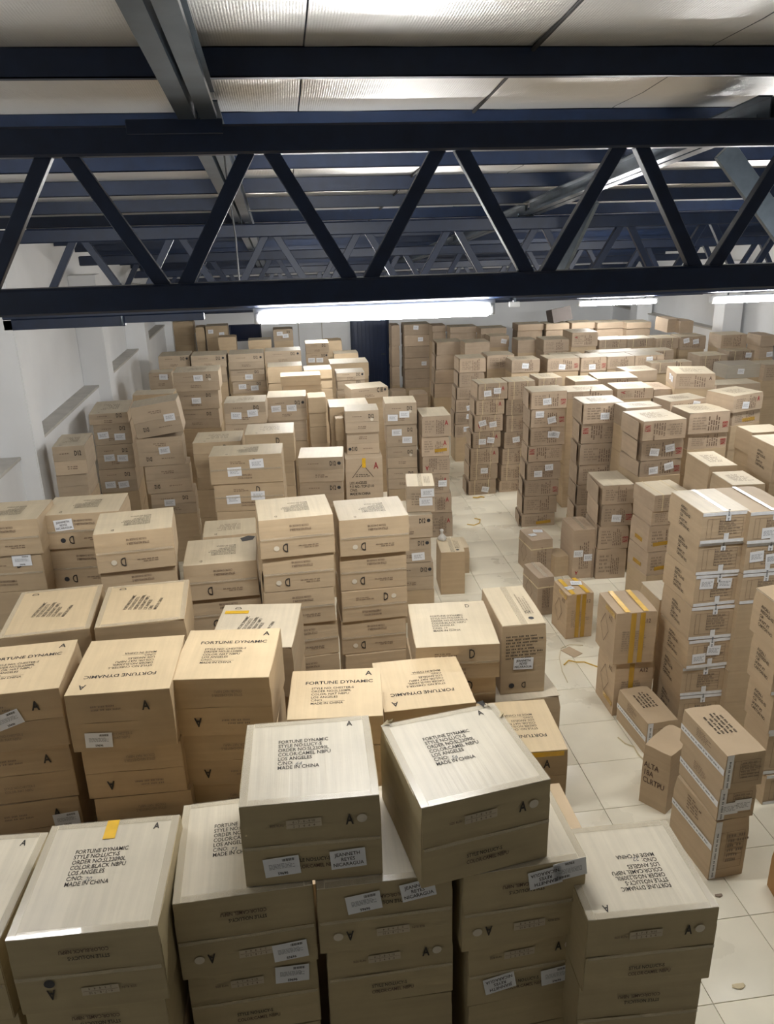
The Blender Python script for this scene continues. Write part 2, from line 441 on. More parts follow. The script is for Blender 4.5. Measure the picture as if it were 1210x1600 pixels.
def truss(y, idx, label):
    dz = -SLOPE * (y - 4.6)
    zt0, zt1 = 5.02 + dz, 5.16 + dz
    zb0, zb1 = 4.245 + dz, 4.385 + dz
    x0, x1 = XL + 0.1, XR - 0.45
    t = tag(empty('roof_truss', ((x0 + x1) / 2, y, zb0)), label, 'truss', 'roof trusses across the hall')
    ox, oy, oz = t.location
    def part(name, me, mat='steel_navy'):
        return link(name, me, MATS[mat], t, (-ox, -oy, -oz))
    part('top_chord', beam_mesh((x0, y, (zt0 + zt1) / 2), (x1, y, (zt0 + zt1) / 2), 0.12, zt1 - zt0, bev=0.012))
    part('bottom_chord', beam_mesh((x0, y, (zb0 + zb1) / 2), (x1, y, (zb0 + zb1) / 2), 0.12, zb1 - zb0, bev=0.012))
    n0 = -1.075 - 1.016 * 2
    k = 0
    while True:
        xt = n0 + 1.016 * k; xb = xt + 0.51; xn = xt + 1.016
        if xn > x1: break
        if xt > x0: part('diagonal', beam_mesh((xt + 0.055, y, zt0 + 0.02), (xb - 0.05, y, zb1 - 0.02), 0.06, 0.075))
        if xb > x0: part('diagonal', beam_mesh((xn - 0.055, y, zt0 + 0.02), (xb + 0.05, y, zb1 - 0.02), 0.06, 0.075))
        k += 1
    if idx == 1:
        part('haunch_plate', beam_mesh((x0, y, zb0 - 0.055), (-1.72, y, zb0 - 0.055), 0.10, 0.11))
        part('haunch_plate', beam_mesh((-1.72, y, zb0 - 0.04), (-0.86, y, zb0 - 0.04), 0.10, 0.08))
        part('bolt_lug', box_mesh(0.02, 0.03, 0.10, 0.004), 'steel_grey').location = (-1.74 - ox, -0.075, -0.10)
    if idx == 0:
        for x in (-0.55, 3.05):
            part('gusset_plate', beam_mesh((x - 0.16, y - 0.065, zt1 - 0.01), (x + 0.32, y - 0.065, zt1 - 0.01), 0.012, 0.07))
    return t
for i, y in enumerate(TY):
    truss(y, i, ['nearest navy roof truss crossing the whole picture', 'navy roof truss second from the camera, seen through the nearest one', 'navy roof truss third from the camera, seen through the nearer ones', 'navy roof truss fourth from the camera, far down the hall', 'farthest navy roof truss against the back wall'][i])

def brace(p, q, w, h, label):
    tag(link('sway_brace', beam_mesh(p, q, w, h), MATS['steel_grey']), label, 'brace', 'sway braces between trusses')
brace((3.41, 6.2, 5.12), (4.14, 6.2, 4.34), 0.05, 0.17, 'wide grey brace at the right photo edge, behind the nearest truss')
brace((3.35, 8.6, 4.83), (3.19, 9.2, 3.98), 0.05, 0.13, 'wide grey brace right of centre, behind the second truss')

# hanging cable and a small junction box on the trusses
tag(link('hanging_cable', tube_mesh([(-0.28, 5.3, 5.22), (-0.27, 5.3, 4.9), (-0.25, 5.31, 4.6), (-0.25, 5.3, 4.32)], 0.006)  , MATS['black_rubber']), 'thin black cable hanging below the left rafter', 'cable')
jb = tag(empty('junction_box', (2.68, 9.18, 3.70)), 'small grey junction box under the second truss', 'box')
link('case', box_mesh(0.12, 0.06, 0.06, 0.006), MATS['fixture_white'], jb)
link('bracket', box_mesh(0.03, 0.05, 0.07), MATS['steel_grey'], jb, (0, 0, 0.06))

def tube_light(x, y, z, L, f, label):
    t = tag(empty('tube_light', (x, y, z)), label, 'lamp', 'fluorescent tube lights')
    ca = 0.055
    link('housing', box_mesh(L + 0.04, 0.04, 0.035, 0.004, 'housing'), MATS['fixture_white'], t, (0, 0, 0.03))
    link('tube', tube_mesh([(-L / 2 + 0.02, 0, 0.005), (L / 2 - 0.02, 0, 0.0)], 0.030, 14, 'tube'), MATS['tube_glow_%d' % round(f * 100)], t)
    for s in (-1, 1): link('end_cap', box_mesh(0.03, 0.05, 0.06, 0.006, 'end_cap'), MATS['fixture_white'], t, (s * (L / 2 + 0.004), 0, -0.022))
    for s in (-1, 1): link('hanger', box_mesh(0.015, 0.015, 0.045), MATS['steel_grey'], t, (s * L * 0.35, 0.0, 0.06))
for a in LAMPS: tube_light(*a)

# ------------------------------------------------------------------ carton stacks
# kind, front-left corner x, y, yaw, width, depth, [(bottom z, height, side shift, marks) from the top down], lid marks, stands on hidden layers, which stack

STACKS = [
 ('lucy', -1.953, 2.705, -3.5, 0.6, 0.676, [(1.473, 0.41, 0.0, '.'), (1.063, 0.41, 0.0, '.')], 't', 1, 'the stack cut off at left beside the yellow-striped carton'),
 ('lucy', -1.251, 2.545, -1.6, 0.6, 0.65, [(1.633, 0.406, -0.008, 'FkbY'), (1.213, 0.42, -0.016, 'F')], 't20', 1, 'the front-left stack whose lid bears a yellow tape strip'),
 ('lucy', -0.636, 2.711, 1.5, 0.606, 0.631, [(1.512, 0.443, -0.004, 'FoL1'), (1.082, 0.43, -0.007, 'L2'), (0.652, 0.43, -0.007, 'L3')], 't73', 1, 'the front stack partly under the left pale carton'),
 ('lucy', -0.029, 2.696, 0.0, 0.607, 0.63, [(1.578, 0.377, 0.006, 'FoL4J1'), (1.197, 0.38, 0.015, 'o'), (0.777, 0.42, 0.018, '-')], '', 1, 'the middle front stack below both pale cartons'),
 ('lucy', 0.609, 2.67, 2.0, 0.58, 0.62, [(1.504, 0.451, 0.014, 'FoJ2L5'), (1.108, 0.396, 0.038, 'oL6J3'), (0.688, 0.42, 0.047, '-')], 't', 1, 'the front stack just left of the rightmost front stack'),
 ('lucy', 1.135, 2.49, -1.7, 0.6, 0.553, [(1.377, 0.427, 0.004, 'o'), (0.947, 0.43, 0.007, 'F'), (0.517, 0.43, 0.007, 'F')], 'T22', 1, 'the rightmost front stack bordering the tiled aisle'),
 ('lucy', -0.316, 2.754, -1.7, 0.6, 0.591, [(1.958, 0.431, -0.007, 'oL7J4')], 't64', 0, 'the pale-lidded carton with two white labels, left of two atop the front row'),
 ('lucy', 0.424, 2.625, 9.0, 0.6, 0.619, [(1.958, 0.429, 0.009, 'o')], 'tX56', 0, 'the pale-lidded carton turned askew, torn at its rear corners, atop the front row'),
 ('chester', -2.032, 4.219, 2.1, 0.6, 0.594, [(1.754, 0.399, -0.011, 'L8'), (1.353, 0.401, -0.021, '.'), (0.953, 0.4, -0.019, 'L9')], 'c', 1, 'the leftmost second-row stack, cut by the photo edge'),
 ('chester', -1.399, 4.104, -1.9, 0.6, 0.642, [(1.789, 0.389, 0.014, 'L10'), (1.425, 0.364, 0.036, 'F'), (1.045, 0.38, 0.045, 'F')], 'C', 1, 'the stack behind the yellow-striped carton, its lid lettering upside down'),
 ('chester', -0.803, 4.191, -6.7, 0.6, 0.608, [(1.769, 0.399, -0.01, 'F'), (1.384, 0.385, -0.005, 'F'), (1.004, 0.38, 0.011, 'F')], 'c', 1, 'the stack left of and behind the pale-lidded pair'),
 ('plain', -0.678, 4.97, -7.5, 0.6, 0.68, [(1.52, 0.4, 0.0, '.'), (1.12, 0.4, 0.0, '.')], 'sY', 1, 'the yellow-striped stack behind the upright-lettered second-row carton'),
 ('chester', -0.135, 3.966, -5.1, 0.57, 0.538, [(1.567, 0.4, 0.0, '.')], 'c', 1, 'the stack with worn upright lid lettering behind the left pale carton'),
 ('chester', 0.465, 4.209, 0.9, 0.6, 0.604, [(1.388, 0.4, 0.0, '.')], 'C', 1, 'the stack with upside-down lid lettering behind the right pale carton'),
 ('chester', 1.088, 4.18, -2.9, 0.58, 0.592, [(1.004, 0.4, 0.0, 'Y'), (0.604, 0.4, 0.0, '-')], 'C', 1, 'the stack with yellow front tape right of the askew pale carton'),
 ('folger', 0.788, 4.816, -4.1, 0.6, 0.68, [(1.594, 0.277, -0.019, '.'), (1.294, 0.3, -0.038, '.'), (0.994, 0.3, -0.038, '.')], 'd', 1, 'the stack with upright lettering and a big D lid'),
 ('stand', 1.481, 5.157, -0.6, 0.35, 0.669, [(1.193, 0.598, 0.005, 'J5')], 'p', 0, 'the tall standing carton with a taped lid beside the big D lid'),
 ('plain', 1.403, 5.054, 2.3, 0.546, 0.536, [(0.77, 0.42, 0.0, '.')], '', 1, 'the carton under the tall standing carton with a taped lid'),
 ('chesterd', -2.051, 5.035, 4.0, 0.6, 0.736, [(1.749, 0.35, 0.0, '-')], 's', 1, 'the left one of two side-by-side stacks with sideways lid lettering'),
 ('chesterd', -1.399, 4.974, 2.9, 0.6, 0.658, [(1.8, 0.35, 0.0, '-')], 's', 1, 'the right one of two side-by-side stacks with sideways lid lettering'),
 ('folger', -3.026, 6.99, 2.0, 0.45, 0.504, [(1.322, 0.3, 0.0, '.')], '', 1, 'the low stack against the left edge below the tall left stack'),
 ('folger', -2.711, 6.494, 0.0, 0.6, 0.507, [(2.114, 0.315, -0.017, 'F'), (1.774, 0.34, -0.034, 'L11')], 'D', 1, 'the leftmost tall stack in front of the white pillar'),
 ('folger', -2.17, 6.712, 0.0, 0.66, 0.5, [(2.057, 0.32, -0.004, 'FkJ6'), (1.656, 0.4, -0.03, 'Fk')], 'Dx', 1, 'the stack second from the left edge, white label on its front'),
 ('folger', -1.556, 5.949, 5.0, 0.6, 0.5, [(2.122, 0.333, -0.011, 'Fo'), (1.792, 0.33, -0.023, 'F')], 'D', 1, 'the stack third from the left edge, upside-down D on its lid'),
 ('folger', -0.956, 6.106, 1.6, 0.6, 0.564, [(1.746, 0.323, 0.013, 'F'), (1.426, 0.32, 0.027, 'F')], 'Dm', 1, 'the stack with a smudged black lid corner'),
 ('folger', -0.877, 7.068, 1.9, 0.5, 0.438, [(1.637, 0.3, 0.0, '-')], 'D', 1, 'the low stack just behind the smudged lid'),
 ('folger', -0.3, 5.924, 4.0, 0.6, 0.52, [(2.152, 0.333, 0.004, 'Fo'), (1.838, 0.314, 0.002, 'Fo'), (1.518, 0.32, -0.005, 'F'), (1.198, 0.32, -0.005, 'F'), (0.878, 0.32, -0.005, 'F')], 'D', 1, 'the tall D stack directly right of the smudged lid'),
 ('folger', 0.362, 6.214, 2.0, 0.6, 0.52, [(1.996, 0.334, -0.005, 'Fo'), (1.653, 0.343, -0.007, 'Fo'), (1.36, 0.293, -0.015, 'o'), (1.024, 0.335, -0.023, 'Fo'), (0.714, 0.31, -0.02, '-')], 'D', 1, 'the tall white-lidded D stack behind the tan big D lid'),
 ('stand2', 1.293, 8.74, -7.0, 0.33, 0.5, [(1.423, 0.323, 0.024, 'L12L13')], 'p', 0, 'the small carton with two labels on the D12 stack'),
 ('d12', 1.062, 8.619, 0.0, 0.54, 0.55, [(1.133, 0.287, -0.0, 'k'), (0.799, 0.334, 0.003, 'kL14'), (0.437, 0.362, 0.032, 'k')], '', 1, 'the D12 stack with black dots by the aisle, half hidden'),
 ('stand', 1.842, 9.34, -4.0, 0.32, 0.5, [(0.0, 0.608, 0.0, '-')], 'p', 0, 'the upright carton sealed with clear film at the aisle edge'),
 ('stand', 2.117, 9.95, 0.0, 0.253, 0.4, [(0.0, 0.391, 0.0, '-')], '', 0, 'the upright carton behind the film-sealed one at the aisle edge'),
 ('red', 1.953, 11.308, -1.0, 0.432, 0.599, [(1.634, 0.316, 0.001, 'a'), (1.324, 0.31, -0.004, 'aY'), (1.044, 0.28, -0.009, 'aF'), (0.733, 0.311, 0.003, 'aL'), (0.417, 0.317, 0.033, 'a'), (0.0, 0.417, 0.051, 'a')], '', 0, 'the red A stack at the left edge of the aisle'),
 ('d12', 1.448, 11.64, -3.0, 0.48, 0.5, [(1.766, 0.335, -0.001, 'oLL'), (1.416, 0.349, 0.001, 'LL'), (1.072, 0.345, 0.014, 'o'), (0.732, 0.34, 0.023, 'o')], '', 1, 'the many-labelled D12 stack left of the red A stack'),
 ('d12', 0.783, 10.941, -2.7, 0.48, 0.441, [(1.853, 0.321, 0.004, 'o'), (1.533, 0.32, 0.005, 'Fk')], '', 0, 'the D12 stack above the carton with a printed triangle'),
 ('tri', 0.762, 10.764, -3.0, 0.528, 0.45, [(0.902, 0.632, -0.012, 'Y')], '', 1, 'the big carton printed with a triangle and a red A'),
 ('d12', 0.087, 9.539, -5.7, 0.56, 0.491, [(1.617, 0.322, -0.01, 'k'), (1.276, 0.341, -0.026, 'k')], '', 1, 'the cream D12 stack left of the triangle carton'),
 ('plain', 0.611, 11.578, 0.0, 0.592, 0.583, [(1.76, 0.34, 0.0, '-')], '', 1, 'the dull lid tucked behind the D12 stack over the triangle carton'),
 ('plain', 0.671, 11.3, 0.0, 0.121, 0.26, [(1.66, 0.34, 0.0, '-'), (1.32, 0.34, 0.0, '-')], '', 1, 'the narrow stack wedged behind and left of the triangle carton'),
 ('folger', -0.882, 8.37, -2.5, 0.781, 0.44, [(2.029, 0.321, -0.001, 'LL'), (1.703, 0.325, 0.017, 'Ll')], 'D', 1, 'the wide D stack with a torn flap at its left side'),
 ('folger', -0.536, 9.424, -2.0, 0.591, 0.55, [(1.946, 0.354, -0.008, 'l'), (1.624, 0.322, -0.018, '.')], 'D', 1, 'the cream stack behind the wide D stack with torn flap'),
 ('folger', -1.201, 9.809, -2.0, 0.6, 0.55, [(1.839, 0.297, -0.012, '.'), (1.509, 0.33, -0.025, '.')], 'D', 1, 'the stack left of the cream stack, above the torn flap'),
 ('d12', -0.906, 11.54, -2.0, 0.6, 0.5, [(1.935, 0.317, -0.015, 'oLL'), (1.615, 0.32, -0.03, '.')], 'D', 1, 'the stack with two small labels behind the cream stack'),
 ('d12', -0.308, 12.116, -2.0, 0.6, 0.5, [(1.805, 0.378, -0.006, 'kLL'), (1.475, 0.33, -0.011, '-')], '', 1, 'the white-lidded D12 stack with a black dot and two labels'),
 ('folger', 0.316, 11.883, 0.0, 0.271, 0.4, [(1.957, 0.243, -0.007, 'k'), (1.738, 0.219, -0.016, 'k'), (1.475, 0.263, -0.01, '-')], '', 1, 'the crumpled narrow stack beside the white-lidded D12 stack'),
 ('d12', -2.073, 11.085, 3.0, 0.64, 0.5, [(1.902, 0.446, -0.033, 'FLQ'), (1.492, 0.41, -0.06, 'FL'), (1.079, 0.413, -0.014, 'F'), (0.749, 0.33, 0.025, 'L')], '', 1, 'the leaning D12 stack with upside-down print near the left wall'),
 ('d12', -2.862, 11.635, 4.3, 0.54, 0.9, [(2.012, 0.158, 0.017, '.'), (1.696, 0.316, 0.041, 'LL'), (1.326, 0.369, 0.043, 'LL'), (0.966, 0.36, 0.038, 'LL')], 'D', 1, 'the shaded stack with paired labels beside the left wall ledge'),
 ('d12', -2.714, 9.222, 3.0, 0.36, 0.6, [(1.99, 0.344, -0.005, '.'), (1.693, 0.298, -0.018, '-')], 'D', 1, 'the D12 stack against the left wall under the ledge'),
 ('plain', -2.416, 12.75, 0.0, 0.64, 0.396, [(1.9, 0.3, 0.0, '.')], '', 1, 'the dusty lid behind the leaning D12 stack'),
 ('d12', -2.439, 14.758, 0.0, 0.411, 0.332, [(1.904, 0.296, -0.019, 'L')], '', 1, 'the stack against the left wall behind the leaning D12 stack'),
 ('d12', -1.835, 13.455, 0.0, 0.747, 0.6, [(2.076, 0.324, -0.018, 'oL'), (1.764, 0.312, -0.046, 'L'), (1.434, 0.33, -0.054, '.')], 'D', 1, 'the stack with a tan lid centred behind the leaning D12 stack'),
 ('d12', -2.426, 15.992, 0.0, 0.598, 0.6, [(2.054, 0.246, -0.015, 'k')], '', 1, 'the first stack from the left wall below the window'),
 ('d12', -1.795, 15.852, 0.0, 0.676, 0.6, [(2.06, 0.24, -0.01, 'k'), (1.76, 0.3, -0.02, '.')], '', 1, 'the second stack from the left wall below the window'),
 ('d12', -1.087, 15.843, 0.0, 0.683, 0.6, [(1.996, 0.304, 0.001, 'k'), (1.755, 0.241, 0.012, 'L'), (1.524, 0.231, 0.016, 'LL')], '', 1, 'the third stack from the left wall below the window'),
 ('d12', -0.382, 16.012, 0.0, 0.71, 0.5, [(2.052, 0.248, 0.002, 'k')], '', 1, 'the fourth stack from the left wall below the window'),
 ('plain', -0.32, 14.783, 0.0, 0.641, 0.5, [(1.898, 0.302, -0.006, '.'), (1.598, 0.3, -0.013, '.')], '', 1, 'the cream-lidded stack behind the crumpled cream carton'),
 ('plain', 0.323, 14.25, 0.0, 0.501, 0.5, [(2.036, 0.164, 0.005, '.'), (1.856, 0.18, 0.012, '.'), (1.675, 0.181, 0.014, 'k')], '', 1, 'the stack right of the crumpled cream carton'),
 ('plain', -0.099, 12.86, 0.0, 0.649, 0.36, [(2.198, 0.162, 0.01, '.'), (2.062, 0.136, 0.019, '.')], 'c', 1, 'the crumpled cream stack standing over the far-left rows'),
 ('d12', 0.484, 17.6, 0.0, 0.507, 0.5, [(1.979, 0.221, -0.007, '.'), (1.75, 0.229, -0.014, 'LkL')], '', 1, 'the stack with two tilted labels left of the navy door'),
 ('plain', 0.92, 16.293, 0.0, 0.79, 0.643, [(1.67, 0.28, -0.002, '.')], '', 1, 'the wide cream-lidded stack just left of the navy door'),
 ('d12', 0.961, 15.194, 0.0, 0.549, 0.5, [(1.801, 0.149, 0.002, 'k'), (1.62, 0.181, 0.006, '.'), (1.47, 0.15, 0.002, '.')], '', 1, 'the D12 stack before the wide cream-lidded door stack'),
 ('d12', 1.109, 13.587, 9.0, 0.673, 0.5, [(1.764, 0.186, -0.005, 'kC')], '', 1, 'the C18 stack in front of the navy door'),
 ('plain', 1.164, 18.882, 0.0, 0.577, 0.5, [(1.45, 0.3, 0.0, '-')], '', 1, 'the low lid between the tilted labels and the navy door'),
 ('plain', 0.979, 19.689, 0.0, 0.44, 0.5, [(1.55, 0.4, 0.0, '-')], '', 1, 'the stack against the back wall left of the navy door'),
 ('plain', -2.978, 22.222, 0.0, 0.62, 0.5, [(1.921, 0.349, -0.012, '.'), (1.633, 0.288, -0.032, '.')], '', 1, 'the tallest stack in the far left corner'),
 ('plain', -1.965, 21.384, 0.0, 0.56, 0.5, [(1.889, 0.331, -0.013, 'LL')], '', 1, 'the stack with two labels left of the dark window'),
 ('plain', -2.224, 21.424, 0.0, 0.227, 0.5, [(1.797, 0.403, -0.017, '.')], '', 1, 'the narrow stack between the far left corner and the window'),
 ('plain', -1.57, 20.016, 0.0, 0.431, 0.45, [(1.886, 0.214, -0.01, '.')], '', 1, 'the stack just below the left end of the dark window'),
 ('plain', -0.852, 19.994, 0.0, 0.561, 0.45, [(1.826, 0.174, -0.007, '.')], '', 1, 'the stack below the right end of the dark window'),
 ('d12', -0.241, 21.127, 0.0, 0.51, 0.5, [(1.8, 0.3, -0.007, 'LL')], '', 1, 'the stack with two labels right of the dark window'),
 ('red', 2.742, 20.3, 0.0, 0.213, 0.5, [(1.656, 0.524, -0.006, '-'), (1.134, 0.522, -0.018, '-'), (0.636, 0.498, -0.021, '-')], '', 1, 'the slim stack touching the right door jamb'),
 ('red', 3.042, 20.144, 0.0, 0.669, 0.55, [(1.937, 0.263, -0.0, 'L'), (1.649, 0.288, -0.003, 'L'), (1.357, 0.291, -0.004, '.'), (1.079, 0.278, -0.0, 'L'), (0.815, 0.264, 0.003, '.'), (0.582, 0.233, 0.007, '.')], '', 1, 'the tall stack right of the navy door'),
 ('red', 2.542, 19.09, 0.0, 0.365, 0.4, [(0.45, 0.3, 0.0, '-')], '', 1, 'the low carton at the foot of the tall door stack'),
 ('red', 2.832, 17.64, 0.0, 0.355, 0.527, [(0.65, 0.3, 0.0, '.'), (0.35, 0.3, 0.0, '.')], '', 1, 'the low stack in front of the tall door stack'),
 ('red', 3.395, 17.584, 0.0, 0.581, 0.55, [(1.811, 0.289, -0.007, '.'), (1.486, 0.325, -0.021, '.'), (1.171, 0.315, -0.042, '.'), (0.852, 0.319, -0.07, '.')], 'e', 1, 'the second tall stack right of the navy door'),
 ('red', 3.9, 17.027, 0.0, 0.553, 0.5, [(1.893, 0.257, 0.001, '.')], '', 1, 'the stack squeezed right behind the second tall door stack'),
 ('red', 3.405, 15.298, 0.0, 0.525, 0.5, [(1.822, 0.278, -0.005, '.'), (1.534, 0.288, -0.021, '.'), (1.286, 0.249, -0.055, '.'), (1.026, 0.26, -0.077, 'L'), (0.777, 0.249, -0.08, 'L'), (0.504, 0.272, -0.084, 'L')], 'e', 1, 'the tall leaning stack at the back end of the aisle'),
 ('red', 4.011, 15.521, 0.0, 0.56, 0.5, [(1.823, 0.277, -0.004, '.')], '', 1, 'the stack right of the leaning stack at the aisle end'),
 ('red', 4.744, 18.148, 0.0, 0.456, 0.5, [(1.846, 0.254, 0.002, 'L')], '', 1, 'the stack with one label behind the aisle-end stacks'),
 ('red', 3.267, 13.163, 2.5, 0.517, 0.46, [(1.734, 0.281, -0.008, 'aSLL'), (1.46, 0.274, -0.03, 'aS'), (1.162, 0.298, -0.057, 'aSLLF'), (0.871, 0.291, -0.095, 'aSLL'), (0.573, 0.298, -0.123, 'aS'), (0.282, 0.291, -0.13, 'SL'), (0.0, 0.282, -0.153, 'SL')], 'e', 0, 'the strapped red A stack facing the aisle end'),
 ('red', 3.815, 13.236, 2.0, 0.484, 0.45, [(1.695, 0.315, -0.013, 'S'), (1.412, 0.284, -0.027, 'nS'), (1.112, 0.299, -0.031, 'S'), (0.811, 0.301, -0.052, 'nL'), (0.516, 0.295, -0.079, 'S'), (0.217, 0.299, -0.095, 'S'), (0.0, 0.217, -0.112, '.')], '', 0, 'the strapped stack between the red A stack and the label-dotted stack'),
 ('red', 3.662, 11.484, -0.9, 0.552, 0.45, [(1.922, 0.269, 0.005, 'nL'), (1.631, 0.291, 0.012, 'nLL'), (1.336, 0.296, 0.014, 'LK'), (1.075, 0.261, 0.001, 'nF'), (0.78, 0.295, -0.016, 'LL'), (0.51, 0.27, -0.029, 'n'), (0.216, 0.294, -0.042, '.'), (0.0, 0.216, -0.066, 'Y')], 'e', 0, 'the eight-high label-dotted stack beside the aisle'),
 ('red', 4.193, 10.708, -2.0, 0.599, 0.5, [(1.853, 0.297, 0.005, 'nL'), (1.55, 0.303, 0.007, 'nF'), (1.224, 0.326, -0.0, 'n'), (0.914, 0.31, -0.003, '.'), (0.604, 0.31, -0.003, '.'), (0.294, 0.31, -0.003, '.')], 'ie', 1, 'the N19 stack right of the eight-high label-dotted stack'),
 ('red', 4.55, 9.534, 3.0, 0.605, 0.62, [(1.889, 0.261, 0.012, 'nF'), (1.603, 0.286, 0.029, 'nLL'), (1.38, 0.223, 0.019, 'nLL')], 'ie', 1, 'the N18 stack with a double-length white lid'),
 ('red', 4.651, 10.303, 3.0, 0.546, 0.36, [(1.87, 0.28, 0.0, '-')], 'i', 1, 'the white lid directly behind the N18 stack'),
 ('red', 5.538, 10.219, 2.0, 0.615, 0.52, [(1.741, 0.309, 0.017, 'n'), (1.509, 0.232, 0.036, 'n')], 'i', 1, 'the N18 stack right of the double-length white lid'),
 ('red', 5.637, 10.966, 12.0, 0.652, 0.415, [(1.85, 0.2, 0.0, 'L')], 'i', 1, 'the pale slanted lid behind the two N18 stacks'),
 ('red', 6.204, 10.288, 18.0, 0.58, 0.5, [(1.994, 0.246, 0.03, 'aL'), (1.794, 0.2, 0.06, 'Y')], 'i', 1, 'the large dented red A stack at the right edge'),
 ('red', 6.219, 12.029, -14.0, 0.61, 0.7, [(2.004, 0.246, 0.013, 'AG')], 'i', 1, 'the big tan carton with two labels atop the right field'),
 ('red', 5.347, 12.257, -4.0, 0.601, 0.55, [(1.823, 0.177, 0.012, 'aR')], 'i', 1, 'the yellowish lid with a sideways red A below the big tan carton'),
 ('red', 5.982, 12.237, -4.0, 0.302, 0.6, [(1.77, 0.2, 0.0, '-')], 'i', 1, 'the lid between the sideways red A and the big tan carton'),
 ('red', 4.503, 12.237, -3.0, 0.752, 0.5, [(1.878, 0.122, 0.002, '.')], 'i', 1, 'the crushed lid left of the sideways red A lid'),
 ('red', 4.404, 13.442, 3.0, 0.443, 0.48, [(1.813, 0.187, 0.005, 'S')], 'i', 1, 'the strapped lid behind the eight-high label-dotted stack'),
 ('red', 4.961, 13.138, 0.0, 0.427, 0.5, [(1.78, 0.2, 0.0, '-')], 'i', 1, 'the creased lid right of the strapped lid'),
 ('red', 5.378, 13.189, -6.0, 0.723, 0.6, [(1.82, 0.18, 0.0, 'n')], 'i', 1, 'the yellowed lid with red lettering behind the sideways red A lid'),
 ('red', 6.143, 13.701, 0.0, 0.584, 0.5, [(1.8, 0.2, 0.0, '-')], 'i', 1, 'the thin lid right of the yellowed lid in the right field'),
 ('red', 4.315, 14.838, 0.0, 0.557, 0.45, [(1.855, 0.245, 0.004, 'L')], 'i', 1, 'the first stack in the labelled row of the right field'),
 ('red', 5.018, 14.816, 0.0, 0.639, 0.5, [(1.849, 0.251, 0.006, 'nL')], '', 1, 'the second stack in the labelled row of the right field'),
 ('red', 5.669, 14.763, 0.0, 0.508, 0.5, [(1.827, 0.273, 0.008, 'nL')], '', 1, 'the third stack in the labelled row of the right field'),
 ('red', 6.174, 14.69, 0.0, 0.541, 0.5, [(1.865, 0.235, 0.008, '.')], '', 1, 'the fourth stack in the labelled row of the right field'),
 ('red', 6.732, 14.698, 0.0, 0.586, 0.5, [(1.887, 0.213, 0.009, 'L')], '', 1, 'the fifth stack in the labelled row of the right field'),
 ('red', 6.925, 14.37, 0.0, 0.812, 0.3, [(1.8, 0.2, 0.0, 'S')], 'i', 1, 'the tan lid right of the labelled row in the right field'),
 ('red', 8.158, 14.883, 0.0, 0.584, 0.5, [(1.686, 0.314, 0.014, 'S')], '', 1, 'the strapped stack left of the film-wrapped grey carton'),
 ('film', 8.264, 14.051, 0.0, 0.699, 0.5, [(1.692, 0.258, 0.018, 'L')], '', 1, 'the film-wrapped grey carton near the right edge'),
 ('red', 8.955, 13.911, 0.0, 0.569, 0.5, [(1.65, 0.3, 0.0, '.')], '', 1, 'the stack right of the film-wrapped grey carton'),
 ('red', 7.277, 12.605, 0.0, 0.812, 0.45, [(1.7, 0.2, 0.0, '-')], '', 1, 'the flat lid in front of the film-wrapped grey carton'),
 ('red', 8.869, 15.065, 0.0, 0.618, 0.45, [(1.801, 0.229, 0.015, 'SL')], '', 1, 'the strapped stack with a tilted label by the right pillar'),
 ('red', 9.367, 14.836, 0.0, 0.298, 0.5, [(2.132, 0.228, 0.017, 'n'), (1.89, 0.242, 0.051, 'L')], '', 1, 'the two-high stack at the right edge near the pillar'),
 ('red', 8.905, 15.472, 0.0, 0.563, 0.5, [(2.022, 0.278, 0.013, '.')], '', 1, 'the bulging carton right of the white pillar'),
 ('red', 8.373, 16.139, 0.0, 0.573, 0.5, [(1.922, 0.278, 0.007, 'LL')], '', 1, 'the stack with two labels just left of the white pillar'),
 ('red', 7.877, 16.206, 0.0, 0.501, 0.5, [(1.949, 0.231, -0.011, 'S')], '', 1, 'the second stack left of the white pillar'),
 ('red', 7.287, 16.355, 0.0, 0.588, 0.5, [(1.993, 0.177, 0.007, 'S')], '', 1, 'the third stack left of the white pillar'),
 ('red', 6.686, 16.417, 0.0, 0.607, 0.5, [(1.983, 0.187, 0.007, 'S')], '', 1, 'the fourth stack left of the white pillar'),
 ('red', 8.374, 16.799, 0.0, 0.252, 0.6, [(2.205, 0.295, 0.008, '.')], '', 0, 'the left one of two dark cartons piled before the right wall ledge'),
 ('red', 8.561, 16.605, 0.0, 0.308, 0.55, [(2.205, 0.265, 0.01, '.')], '', 0, 'the right one of two dark cartons piled before the right wall ledge'),
 ('red', 5.136, 17.231, 0.0, 0.43, 0.5, [(1.834, 0.286, 0.008, '.')], 'i', 1, 'the narrow stack behind the labelled row, left part of the field'),
 ('red', 5.509, 16.575, 0.0, 0.566, 0.55, [(1.944, 0.256, 0.006, '.'), (1.753, 0.191, 0.009, '.')], 'i', 1, 'the cream-lidded stack left of the carton standing higher'),
 ('red', 6.072, 16.401, 0.0, 0.567, 0.6, [(2.047, 0.303, 0.003, 'aR')], 'i', 1, 'the stack standing highest in the middle of the right field'),
 ('red', 5.363, 15.46, 0.0, 0.656, 0.4, [(1.84, 0.2, 0.0, '-')], 'i', 1, 'the thin lid in front of the two cream stacks of the field'),
 ('red', 7.157, 15.442, 0.0, 0.742, 0.4, [(1.85, 0.2, 0.0, 'S')], '', 1, 'the flat strapped lid below the dark far stacks'),
 ('red', 6.176, 15.525, 0.0, 0.993, 0.4, [(1.85, 0.2, 0.0, '-')], '', 1, 'the flat lid right of the thin lid in the field'),
 ('red', 3.656, 19.558, 0.0, 0.336, 0.5, [(2.065, 0.155, -0.0, '.'), (1.805, 0.26, -0.001, '-')], 'i', 1, 'the first stack in the farthest row of the right field'),
